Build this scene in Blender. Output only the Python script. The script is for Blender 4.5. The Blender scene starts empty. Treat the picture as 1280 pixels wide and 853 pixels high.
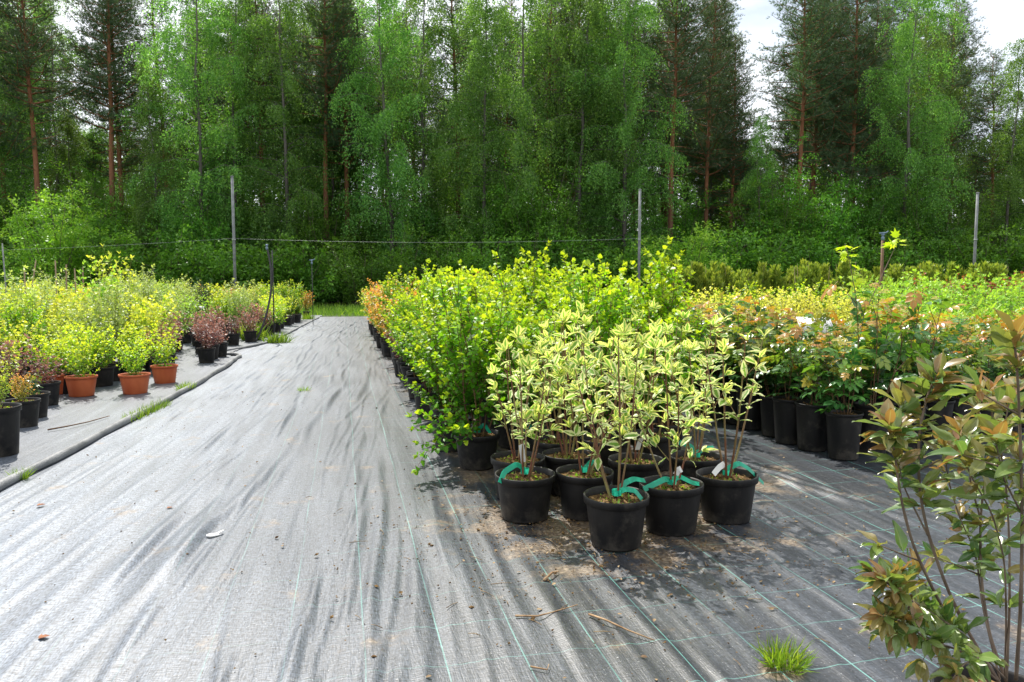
import bpy, math, random
import numpy as np

PI = math.pi
R = math.radians
SEED = 7
rng = np.random.default_rng(SEED)
C = bpy.context.scene.collection
scene = bpy.context.scene

# ------------------------------------------------------------------ camera measure
FPX, CAMH = 930.0, 1.2
YAW, PIT = R(12.7), R(4.46)
FW = np.array([math.sin(YAW) * math.cos(PIT), math.cos(YAW) * math.cos(PIT), -math.sin(PIT)])
RT = np.array([math.cos(YAW), -math.sin(YAW), 0.0])
UP = np.cross(RT, FW)
EYE = np.array([0.0, 0.0, CAMH])


def ray(px, py):
    return FW + (px - 640) / FPX * RT + (426.5 - py) / FPX * UP


def gp(px, py, z=0.0):
    """point on the ground measured from the photograph"""
    d = ray(px, py)
    t = (z - CAMH) / d[2]
    return EYE + d * t


def wp(px, py, dist):
    return EYE + ray(px, py) * dist


def xz(px, dist):
    """ground position at a horizontal distance, seen in column px"""
    u = (px - 640) / FPX * dist
    return (math.sin(YAW) * dist + math.cos(YAW) * u, math.cos(YAW) * dist - math.sin(YAW) * u)


def px_of(x, y):
    dz = math.sin(YAW) * x + math.cos(YAW) * y
    u = math.cos(YAW) * x - math.sin(YAW) * y
    return 640 + FPX * u / max(dz, .1), dz


# ------------------------------------------------------------------ mesh buffer
def nrm(a):
    a = np.asarray(a, float)
    return a / np.maximum(np.linalg.norm(a, axis=-1, keepdims=True), 1e-9)


class MB:
    def __init__(self):
        self.v, self.f, self.c, self.n = [], [], [], 0

    def add(self, v, faces, col=None):
        v = np.asarray(v, float).reshape(-1, 3)
        if col is None:
            col = np.zeros((len(v), 3))
        col = np.broadcast_to(np.asarray(col, float), (len(v), 3))
        self.v.append(v)
        self.c.append(col)
        for f in faces:
            f = np.asarray(f, int)
            if f.size:
                self.f.append(f + self.n)
        self.n += len(v)

    def tube(self, pts, rad, n=6, col=(0, 0, 0), cap=True):
        pts = np.asarray(pts, float)
        m = len(pts)
        rad = np.broadcast_to(np.asarray(rad, float), (m,))
        t = np.gradient(pts, axis=0)
        t = nrm(t)
        ref = np.array([0.0, 0, 1.0]) if abs(t[:, 2]).mean() < .8 else np.array([1.0, 0, 0])
        a = nrm(np.cross(t, ref))
        b = np.cross(t, a)
        ang = np.linspace(0, 2 * PI, n, endpoint=False)
        ring = pts[:, None, :] + rad[:, None, None] * (np.cos(ang)[None, :, None] * a[:, None, :] + np.sin(ang)[None, :, None] * b[:, None, :])
        i = np.arange(m - 1)[:, None] * n
        j = np.arange(n)[None, :]
        k = (j + 1) % n
        q = np.stack([i + j, i + k, i + n + k, i + n + j], -1).reshape(-1, 4)
        fs = [q]
        if cap:
            fs += [np.array([list(range(n))[::-1]]), np.array([[(m - 1) * n + x for x in range(n)]])]
        cc = np.asarray(col, float)
        if cc.ndim == 2:
            cc = np.repeat(cc, n, axis=0)
        self.add(ring.reshape(-1, 3), fs, cc)

    def lathe(self, prof, n=28, wob=0.0):
        prof = np.asarray(prof, float)
        m = len(prof)
        ang = np.linspace(0, 2 * PI, n, endpoint=False)
        rr = prof[:, 0][:, None] * (1 + wob * np.sin(2 * ang + .7)[None, :])
        v = np.stack([rr * np.cos(ang), rr * np.sin(ang), np.repeat(prof[:, 1][:, None], n, 1)], -1)
        i = np.arange(m - 1)[:, None] * n
        j = np.arange(n)[None, :]
        k = (j + 1) % n
        q = np.stack([i + j, i + k, i + n + k, i + n + j], -1).reshape(-1, 4)
        self.add(v.reshape(-1, 3), [q])

    def box(self, c, s, rz=0.0, tilt=0.0):
        x, y, z = np.asarray(s, float) / 2
        v = np.array([[a * x, b * y, d * z] for a in (-1, 1) for b in (-1, 1) for d in (-1, 1)])
        ct, st = math.cos(tilt), math.sin(tilt)
        v = np.stack([v[:, 0], v[:, 1] * ct - v[:, 2] * st, v[:, 1] * st + v[:, 2] * ct], -1)
        cz, sz = math.cos(rz), math.sin(rz)
        v = np.stack([v[:, 0] * cz - v[:, 1] * sz, v[:, 0] * sz + v[:, 1] * cz, v[:, 2]], -1) + np.asarray(c)
        self.add(v, [np.array([[0, 1, 3, 2], [4, 6, 7, 5], [0, 4, 5, 1], [2, 3, 7, 6], [0, 2, 6, 4], [1, 5, 7, 3]])])

    def leaves(self, tp, P, D, N, S, age=0.5, rnd=None, rg=rng):
        P = np.asarray(P, float).reshape(-1, 3)
        M = len(P)
        if not M:
            return
        D = nrm(np.asarray(D, float).reshape(-1, 3))
        N = np.asarray(N, float).reshape(-1, 3)
        N = N - (N * D).sum(-1, keepdims=True) * D
        N = nrm(N + 1e-6)
        Y = np.cross(N, D)
        S = np.broadcast_to(np.asarray(S, float), (M,))
        age = np.broadcast_to(np.asarray(age, float), (M,))
        if rnd is None:
            rnd = rg.random(M)
        T = tp['v']
        K = len(T)
        V = P[:, None, :] + S[:, None, None] * (T[None, :, 0:1] * D[:, None, :] + T[None, :, 1:2] * Y[:, None, :] + T[None, :, 2:3] * N[:, None, :])
        col = np.zeros((M, K, 3))
        col[:, :, 0] = tp['e'][None, :]
        col[:, :, 1] = age[:, None]
        col[:, :, 2] = rnd[:, None]
        off = (np.arange(M) * K)
        fs = [(f[None, :, :] + off[:, None, None]).reshape(-1, f.shape[1]) for f in tp['f']]
        self.add(V.reshape(-1, 3), fs, col.reshape(-1, 3))

    def mesh(self, name, smooth=True):
        me = bpy.data.meshes.new(name)
        if not self.v:
            return me
        v = np.concatenate(self.v)
        c = np.concatenate(self.c)
        me.vertices.add(len(v))
        me.vertices.foreach_set('co', v.astype(np.float32).ravel())
        tot = np.concatenate([np.full(len(f), f.shape[1]) for f in self.f])
        lp = np.concatenate([f.ravel() for f in self.f])
        st = np.concatenate([[0], np.cumsum(tot)[:-1]])
        me.loops.add(len(lp))
        me.loops.foreach_set('vertex_index', lp.astype(np.int32))
        me.polygons.add(len(tot))
        me.polygons.foreach_set('loop_start', st.astype(np.int32))
        me.polygons.foreach_set('loop_total', tot.astype(np.int32))
        me.polygons.foreach_set('use_smooth', np.full(len(tot), smooth))
        a = me.attributes.new('lf', 'FLOAT_COLOR', 'POINT')
        a.data.foreach_set('color', np.concatenate([c, np.ones((len(c), 1))], 1).astype(np.float32).ravel())
        me.update(calc_edges=True)
        me.validate()
        return me


# ------------------------------------------------------------------ leaf shapes
def t_oval(width=.5, fold=.25, curl=.25, rows=6, cols=5, pet=.06, tip=1.25, wave=.0):
    t = np.linspace(0, 1, rows)
    hw = width / 2 * np.sin(PI * t ** (1 / tip)) ** .85
    hw[0] = hw[-1] = .006
    cs = np.linspace(-1, 1, cols)
    v, e = [], []
    for a, b in zip(t, hw):
        for s in cs:
            y = b * s
            v.append((pet + a * (1 - pet), y, fold * abs(y) - curl * a * a * .5 + .1 * curl + wave * math.sin(a * 9 + s * 1.5) * abs(s) * .06))
            e.append(max(abs(s), 1.0 if a > .985 else 0.0))
    f = []
    for i in range(rows - 1):
        for j in range(cols - 1):
            f.append((i * cols + j, i * cols + j + 1, (i + 1) * cols + j + 1, (i + 1) * cols + j))
    return dict(v=np.array(v), e=np.array(e), f=[np.array(f)])


def t_lobed(fold=.2, curl=.2):
    half = [(0.0, 0.0), (.10, .10), (.16, .33), (.36, .46), (.46, .30), (.62, .33), (.78, .22), (1.0, 0.0)]
    out = half + [(x, -y) for x, y in half[-2:0:-1]]
    v = [(.46, 0, .0)] + [(x, y, fold * abs(y) - curl * x * x * .4) for x, y in out]
    n = len(out)
    f = [(0, 1 + (i + 1) % n, 1 + i) for i in range(n)]
    e = [0] + [1] * n
    return dict(v=np.array(v, float), e=np.array(e, float), f=[np.array(f)])


def t_maple():
    ang = np.linspace(-2.5, 2.5, 15)
    rad = [.3, .42, .34, .62, .40, .80, .45, 1.0, .45, .80, .40, .62, .34, .42, .3]
    out = [(.3 + .7 * r * math.cos(a), .75 * r * math.sin(a), -.12 * r) for a, r in zip(ang, rad)]
    v = [(.3, 0, .0)] + out + [(.02, 0, 0)]
    n = len(v) - 1
    f = [(0, 1 + (i + 1) % n, 1 + i) for i in range(n)]
    return dict(v=np.array(v, float), e=np.array([0] + [1] * n, float), f=[np.array(f)])


def t_diamond(w=.55, z=.12):
    v = [(0, 0, 0), (.5, w / 2, z), (1, 0, 0), (.5, -w / 2, z)]
    return dict(v=np.array(v, float), e=np.array([0, 1, 1, 1.0]), f=[np.array([[0, 3, 2, 1]])])


def t_merge(items):
    """items: (template, scale, angle, (x, y), tilt)"""
    V, E, F, n = [], [], {}, 0
    for tp, s, a, (ox, oy), roll in items:
        v = tp['v'] * s
        ca, sa = math.cos(a), math.sin(a)
        z = v[:, 2] + roll * np.abs(v[:, 0])
        V.append(np.stack([ox + v[:, 0] * ca - v[:, 1] * sa, oy + v[:, 0] * sa + v[:, 1] * ca, z], -1))
        E.append(tp['e'])
        for f in tp['f']:
            F.setdefault(f.shape[1], []).append(f + n)
        n += len(v)
    return dict(v=np.concatenate(V), e=np.concatenate(E), f=[np.concatenate(x) for x in F.values()])


def t_rose(q=4):
    o = t_oval(.66, .3, .3, q, 3, .02, 1.0)
    stem = dict(v=np.array([(0, -.012, 0), (0, .012, 0), (.62, .006, 0), (.62, -.006, 0)], float), e=np.zeros(4), f=[np.array([[0, 3, 2, 1]])])
    return t_merge([(stem, 1, 0, (0, 0), 0), (o, .36, 1.15, (.24, 0), -.1), (o, .36, -1.15, (.24, 0), -.1), (o, .40, 1.0, (.46, 0), -.12), (o, .40, -1.0, (.46, 0), -.12), (o, .44, 0, (.58, 0), -.15)])


def t_tuft(n=7, spread=.75, w=.05, rg=np.random.default_rng(3)):
    v, f = [], []
    for i in range(n):
        a = 2 * PI * i / n + rg.random()
        s = spread * (.35 + .65 * rg.random())
        d = nrm(np.array([1, s * math.cos(a), s * math.sin(a)]))
        L = .7 + .3 * rg.random()
        side = nrm(np.cross(d, [rg.normal(), rg.normal(), rg.normal()]))
        b = len(v)
        v += [d * .05 - side * w * .5, d * .05 + side * w * .5, d * L]
        f.append((b, b + 1, b + 2))
    return dict(v=np.array(v), e=np.ones(len(v)), f=[np.array(f)])


T_DOG = t_oval(.44, .22, .38, 6, 5, .08, 1.05, .8)
T_DOG2 = t_oval(.38, .40, .15, 6, 5, .08, 1.1, .6)
T_WEI = t_oval(.40, .30, .45, 7, 5, .05, 1.1, .6)
T_WEI2 = t_oval(.36, .55, .2, 7, 5, .05, 1.05, .8)
T_NINE = t_lobed()
T_NINE2 = t_lobed(.35, .05)
T_OVS = t_oval(.55, .25, .2, 4, 3, .03, 1.1)
T_LAN = t_oval(.24, .2, .35, 4, 3, .02, 1.2)
T_ROSE = t_rose()
T_MAP = t_maple()
T_DIA = t_diamond()
T_DIAN = t_diamond(.32, .06)
T_TUFT = t_tuft(7, .75, .075)
T_BLADE = dict(v=np.array([(0, -.028, 0), (0, .028, 0), (.5, -.022, .05), (.5, .022, .05), (1, 0, -.12)], float), e=np.ones(5), f=[np.array([[0, 1, 3, 2]]), np.array([[2, 3, 4]])])


# ------------------------------------------------------------------ materials
def mat(name):
    m = bpy.data.materials.new(name)
    m.use_nodes = True
    nt = m.node_tree
    for n in list(nt.nodes):
        nt.nodes.remove(n)
    out = nt.nodes.new('ShaderNodeOutputMaterial')
    return m, nt, out


def N(nt, typ, **kw):
    n = nt.nodes.new(typ)
    for k, v in kw.items():
        if k.startswith('i_'):
            n.inputs[k[2:].replace('_', ' ')].default_value = v
        else:
            setattr(n, k, v)
    return n


def L(nt, a, b):
    nt.links.new(a, b)


def mixc(nt, fac, a, b, blend='MIX'):
    n = nt.nodes.new('ShaderNodeMix')
    n.data_type = 'RGBA'
    n.blend_type = blend
    n.clamp_factor = True
    for sock, val in ((n.inputs[0], fac), (n.inputs[6], a), (n.inputs[7], b)):
        if isinstance(val, bpy.types.NodeSocket):
            nt.links.new(val, sock)
        elif isinstance(val, (int, float)):
            sock.default_value = val
        else:
            sock.default_value = tuple(val) + ((1,) if len(val) == 3 else ())
    return n.outputs[2]


def math_(nt, op, a, b=None, clamp=False):
    n = nt.nodes.new('ShaderNodeMath')
    n.operation = op
    n.use_clamp = clamp
    for i, val in enumerate((a, b)):
        if val is None:
            continue
        if isinstance(val, bpy.types.NodeSocket):
            nt.links.new(val, n.inputs[i])
        else:
            n.inputs[i].default_value = val
    return n.outputs[0]


def ramp(nt, fac, stops, interp='LINEAR'):
    n = nt.nodes.new('ShaderNodeValToRGB')
    cr = n.color_ramp
    cr.interpolation = interp
    while len(cr.elements) > 1:
        cr.elements.remove(cr.elements[-1])
    for i, (p, c) in enumerate(stops):
        e = cr.elements[0] if i == 0 else cr.elements.new(p)
        e.position = p
        e.color = tuple(c) + ((1,) if len(c) == 3 else ())
    nt.links.new(fac, n.inputs[0])
    return n.outputs[0]


def leaf_mat(name, old, mid, young, trans=.42, rough=.42, spec=.35, center=None, vary=.35, tw=(1.25, 1.25, .55), obj_var=.12, stops=None):
    m, nt, out = mat(name)
    at = N(nt, 'ShaderNodeAttribute', attribute_name='lf')
    sp = N(nt, 'ShaderNodeSeparateColor')
    L(nt, at.outputs['Color'], sp.inputs[0])
    e, age, rnd = sp.outputs[0], sp.outputs[1], sp.outputs[2]
    a2 = math_(nt, 'ADD', age, math_(nt, 'MULTIPLY', math_(nt, 'SUBTRACT', rnd, .5), .35))
    col = ramp(nt, a2, stops or [(0, old), (.5, mid), (1, young)])
    if center is not None:
        tc = N(nt, 'ShaderNodeTexCoord')
        no = N(nt, 'ShaderNodeTexNoise', i_Scale=45.0, i_Detail=2.0)
        L(nt, tc.outputs['Object'], no.inputs['Vector'])
        k = math_(nt, 'ADD', e, math_(nt, 'MULTIPLY', math_(nt, 'SUBTRACT', no.outputs[0], .5), .9))
        k = math_(nt, 'ADD', k, math_(nt, 'MULTIPLY', math_(nt, 'SUBTRACT', rnd, .5), .35))
        f = N(nt, 'ShaderNodeMapRange', interpolation_type='SMOOTHSTEP')
        f.inputs['From Min'].default_value = .30
        f.inputs['From Max'].default_value = .50
        L(nt, k, f.inputs['Value'])
        col = mixc(nt, f.outputs[0], center, col)
    else:
        # paler midrib
        rib = math_(nt, 'LESS_THAN', e, .10)
        col = mixc(nt, math_(nt, 'MULTIPLY', rib, .25), col, (.45, .5, .25))
    oi = N(nt, 'ShaderNodeObjectInfo')
    hs = N(nt, 'ShaderNodeHueSaturation')
    L(nt, col, hs.inputs['Color'])
    hv = math_(nt, 'ADD', .498 - obj_var * .04, math_(nt, 'MULTIPLY', oi.outputs['Random'], obj_var * .09))
    L(nt, hv, hs.inputs['Hue'])
    vv = math_(nt, 'ADD', 1 - vary * .5, math_(nt, 'MULTIPLY', rnd, vary))
    vv = math_(nt, 'MULTIPLY', vv, math_(nt, 'ADD', 1 - obj_var, math_(nt, 'MULTIPLY', oi.outputs['Random'], obj_var * 2)))
    L(nt, vv, hs.inputs['Value'])
    p = N(nt, 'ShaderNodeBsdfPrincipled')
    p.inputs['Roughness'].default_value = rough
    p.inputs['Specular IOR Level'].default_value = spec
    L(nt, hs.outputs[0], p.inputs['Base Color'])
    tr = N(nt, 'ShaderNodeBsdfTranslucent')
    L(nt, mixc(nt, 1.0, hs.outputs[0], tw, 'MULTIPLY'), tr.inputs['Color'])
    mx = N(nt, 'ShaderNodeMixShader', i_Fac=trans)
    L(nt, p.outputs[0], mx.inputs[1])
    L(nt, tr.outputs[0], mx.inputs[2])
    L(nt, mx.outputs[0], out.inputs[0])
    return m


def noise_mat(name, c1, c2, scale=20.0, rough=.8, spec=.3, stretch=(1, 1, 1), bump=0.0, bscale=None, detail=4.0, lo=.35, hi=.65, metal=0.0):
    m, nt, out = mat(name)
    tc = N(nt, 'ShaderNodeTexCoord')
    mp = N(nt, 'ShaderNodeMapping')
    mp.inputs['Scale'].default_value = stretch
    L(nt, tc.outputs['Object'], mp.inputs['Vector'])
    no = N(nt, 'ShaderNodeTexNoise', i_Scale=scale, i_Detail=detail)
    L(nt, mp.outputs[0], no.inputs['Vector'])
    col = ramp(nt, no.outputs[0], [(lo, c1), (hi, c2)])
    p = N(nt, 'ShaderNodeBsdfPrincipled')
    p.inputs['Roughness'].default_value = rough
    p.inputs['Specular IOR Level'].default_value = spec
    p.inputs['Metallic'].default_value = metal
    L(nt, col, p.inputs['Base Color'])
    if bump:
        b = N(nt, 'ShaderNodeBump', i_Strength=bump, i_Distance=.01)
        n2 = N(nt, 'ShaderNodeTexNoise', i_Scale=bscale or scale * 2, i_Detail=5.0)
        L(nt, mp.outputs[0], n2.inputs['Vector'])
        L(nt, n2.outputs[0], b.inputs['Height'])
        L(nt, b.outputs[0], p.inputs['Normal'])
    L(nt, p.outputs[0], out.inputs[0])
    return m


M = {}
M['ninebark'] = leaf_mat('ninebark leaf', (.045, .17, .012), (.17, .39, .015), (.45, .57, .035), .48, tw=(1.3, 1.25, .5))
M['dogwood'] = leaf_mat('variegated dogwood leaf', (.77, .81, .44), (.84, .86, .50), (.83, .83, .26), .50, center=(.20, .40, .055), vary=.2, tw=(1.05, 1.08, .72))
M['rose'] = leaf_mat('rose leaf', (.03, .10, .03), (.20, .27, .03), (.40, .19, .035), .40, .30, .6, obj_var=.22, stops=[(0, (.03, .11, .03)), (.24, (.06, .18, .03)), (.42, (.18, .30, .035)), (.56, (.36, .33, .045)), (.68, (.42, .16, .035)), (1, (.34, .08, .04))])
M['weigela'] = leaf_mat('bronze leaf', (.09, .20, .06), (.20, .28, .075), (.29, .15, .065), .42, .28, .8)
M['spirea'] = leaf_mat('spirea leaf', (.13, .34, .02), (.32, .52, .02), (.56, .64, .045), .48)
M['golden'] = leaf_mat('golden leaf', (.15, .32, .03), (.38, .50, .04), (.60, .62, .09), .45)
M['gold'] = leaf_mat('pale gold leaf', (.36, .42, .05), (.58, .60, .08), (.70, .70, .16), .45)
M['barberry'] = leaf_mat('purple leaf', (.09, .04, .045), (.17, .07, .07), (.33, .20, .15), .38, tw=(1.3, .9, .8))
M['pale'] = leaf_mat('pale green leaf', (.14, .25, .06), (.28, .40, .11), (.42, .50, .16), .42)
M['bright'] = leaf_mat('bright green leaf', (.10, .27, .02), (.20, .44, .04), (.36, .56, .07), .45)
M['amber'] = leaf_mat('amber leaf', (.22, .30, .03), (.52, .36, .06), (.66, .32, .11), .42)
M['darkgreen'] = leaf_mat('dark conifer needle', (.02, .05, .03), (.035, .08, .045), (.06, .12, .05), .2)
M['thuja'] = leaf_mat('thuja spray', (.06, .15, .022), (.14, .26, .03), (.30, .38, .05), .40, tw=(1.2, 1.1, .6))
M['redtip'] = leaf_mat('red tipped leaf', (.10, .12, .03), (.25, .13, .05), (.45, .10, .06), .35)
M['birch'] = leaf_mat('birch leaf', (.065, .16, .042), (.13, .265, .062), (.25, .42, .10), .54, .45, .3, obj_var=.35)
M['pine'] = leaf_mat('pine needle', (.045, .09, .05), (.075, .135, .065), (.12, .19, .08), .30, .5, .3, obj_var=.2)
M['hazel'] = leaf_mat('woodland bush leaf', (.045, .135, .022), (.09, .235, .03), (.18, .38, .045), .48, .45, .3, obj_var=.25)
M['grass'] = leaf_mat('grass blade', (.08, .18, .02), (.17, .32, .03), (.36, .48, .06), .40)
M['blackpot'] = noise_mat('black plastic', (.007, .007, .008), (.018, .017, .016), 14, .52, .25, (1, 1, .4), .12, 60)
def dusty(m):
    nt = m.node_tree
    p = [n for n in nt.nodes if n.type == 'BSDF_PRINCIPLED'][0]
    src = p.inputs['Base Color'].links[0].from_socket
    tc = N(nt, 'ShaderNodeTexCoord')
    oi = N(nt, 'ShaderNodeObjectInfo')
    va = N(nt, 'ShaderNodeVectorMath', operation='ADD')
    L(nt, tc.outputs['Object'], va.inputs[0])
    mu = math_(nt, 'MULTIPLY', oi.outputs['Random'], 50.0)
    L(nt, mu, va.inputs[1])
    n1 = N(nt, 'ShaderNodeTexNoise', i_Scale=9.0, i_Detail=8.0, i_Roughness=.7)
    L(nt, va.outputs[0], n1.inputs['Vector'])
    sx = N(nt, 'ShaderNodeSeparateXYZ')
    L(nt, tc.outputs['Object'], sx.inputs[0])
    low = N(nt, 'ShaderNodeMapRange')
    low.inputs['From Min'].default_value = 0
    low.inputs['From Max'].default_value = .10
    low.inputs['To Min'].default_value = .16
    low.inputs['To Max'].default_value = 0
    L(nt, sx.outputs[2], low.inputs['Value'])
    k = math_(nt, 'ADD', n1.outputs[0], low.outputs[0])
    f = N(nt, 'ShaderNodeMapRange', interpolation_type='SMOOTHSTEP')
    f.inputs['From Min'].default_value = .52
    f.inputs['From Max'].default_value = .78
    L(nt, k, f.inputs['Value'])
    col = mixc(nt, math_(nt, 'MULTIPLY', f.outputs[0], .38), src, (.13, .115, .095))
    L(nt, col, p.inputs['Base Color'])


dusty(M['blackpot'])
M['orangepot'] = noise_mat('terracotta plastic', (.42, .085, .028), (.52, .13, .045), 9, .5, .4, (1, 1, .5), .1, 50)
M['soil'] = noise_mat('potting soil', (.045, .024, .012), (.22, .14, .06), 55, .95, .1, bump=1.0, bscale=70)
M['stem'] = noise_mat('young brown stem', (.09, .045, .025), (.17, .10, .05), 40, .7, .3, (1, 1, .3))
M['dogstem'] = noise_mat('olive red stem', (.15, .055, .03), (.22, .19, .065), 6, .5, .4, (1, 1, .5), lo=.42, hi=.58)
M['redstem'] = noise_mat('red brown stem', (.11, .04, .025), (.20, .10, .045), 30, .5, .4, (1, 1, .3))
M['greenstem'] = noise_mat('olive stem', (.16, .15, .04), (.26, .24, .07), 30, .5, .4, (1, 1, .3))
M['greystem'] = noise_mat('grey brown stem', (.10, .07, .05), (.19, .14, .10), 40, .7, .3, (1, 1, .25), .3, 90)
M['wood'] = noise_mat('weathered stake wood', (.16, .11, .07), (.30, .22, .14), 20, .85, .2, (1, 1, .15), .3)
M['concrete'] = noise_mat('grey pole', (.14, .15, .15), (.22, .23, .23), 6, .7, .3)
M['blackhose'] = noise_mat('black hose', (.012, .012, .013), (.03, .03, .03), 20, .4, .5)
M['wire'] = noise_mat('galvanised wire', (.22, .24, .24), (.34, .36, .35), 8, .5, .5)
M['edging'] = noise_mat('fabric wrapped pipe', (.10, .105, .11), (.22, .225, .23), 8, .5, .5, (1, .5, 1), .5, 120)
M['whiteplastic'] = noise_mat('white plastic', (.74, .74, .72), (.82, .82, .80), 10, .4, .4)
M['twig'] = noise_mat('dry twig', (.20, .12, .06), (.38, .26, .15), 30, .8, .2)
M['deadleaf'] = noise_mat('dry leaf', (.16, .05, .02), (.28, .11, .04), 60, .7, .3)
M['litter'] = noise_mat('plant litter', (.10, .06, .03), (.34, .25, .14), 25, .8, .2)
M['bluecap'] = noise_mat('blue grey plastic', (.10, .16, .24), (.18, .24, .32), 10, .4, .4)


def tape_mat():
    m, nt, out = mat('green marking tape')
    p = N(nt, 'ShaderNodeBsdfPrincipled')
    p.inputs['Base Color'].default_value = (.02, .40, .26, 1)
    p.inputs['Roughness'].default_value = .28
    tr = N(nt, 'ShaderNodeBsdfTranslucent')
    tr.inputs['Color'].default_value = (.04, .62, .42, 1)
    mx = N(nt, 'ShaderNodeMixShader', i_Fac=.4)
    L(nt, p.outputs[0], mx.inputs[1])
    L(nt, tr.outputs[0], mx.inputs[2])
    L(nt, mx.outputs[0], out.inputs[0])
    return m


M['tape'] = tape_mat()


def bark(name, low, high, z0, z1, scale=3.0):
    m, nt, out = mat(name)
    tc = N(nt, 'ShaderNodeTexCoord')
    sx = N(nt, 'ShaderNodeSeparateXYZ')
    L(nt, tc.outputs['Object'], sx.inputs[0])
    mp = N(nt, 'ShaderNodeMapping')
    mp.inputs['Scale'].default_value = (1, 1, .25)
    L(nt, tc.outputs['Object'], mp.inputs['Vector'])
    no = N(nt, 'ShaderNodeTexNoise', i_Scale=scale, i_Detail=5.0)
    L(nt, mp.outputs[0], no.inputs['Vector'])
    z = math_(nt, 'ADD', sx.outputs[2], math_(nt, 'MULTIPLY', no.outputs[0], 3.0))
    f = N(nt, 'ShaderNodeMapRange')
    f.inputs['From Min'].default_value = z0
    f.inputs['From Max'].default_value = z1
    L(nt, z, f.inputs['Value'])
    col = mixc(nt, f.outputs[0], low, high)
    n2 = N(nt, 'ShaderNodeTexNoise', i_Scale=scale * 5, i_Detail=4.0)
    L(nt, mp.outputs[0], n2.inputs['Vector'])
    col = mixc(nt, n2.outputs[0], mixc(nt, 1.0, col, (.35, .35, .35), 'MULTIPLY'), col)
    p = N(nt, 'ShaderNodeBsdfPrincipled')
    p.inputs['Roughness'].default_value = .9
    L(nt, col, p.inputs['Base Color'])
    b = N(nt, 'ShaderNodeBump', i_Strength=.8, i_Distance=.03)
    L(nt, n2.outputs[0], b.inputs['Height'])
    L(nt, b.outputs[0], p.inputs['Normal'])
    L(nt, p.outputs[0], out.inputs[0])
    return m


M['pinebark'] = bark('pine bark', (.13, .085, .065), (.34, .14, .065), 3, 9)
M['birchbark'] = bark('birch bark', (.07, .06, .05), (.20, .18, .16), 4, 12)
M['bushwood'] = bark('bush wood', (.10, .085, .06), (.16, .13, .09), 1, 4)


# ------------------------------------------------------------------ woven ground cover
TUFT = gp(980, 836)


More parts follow.
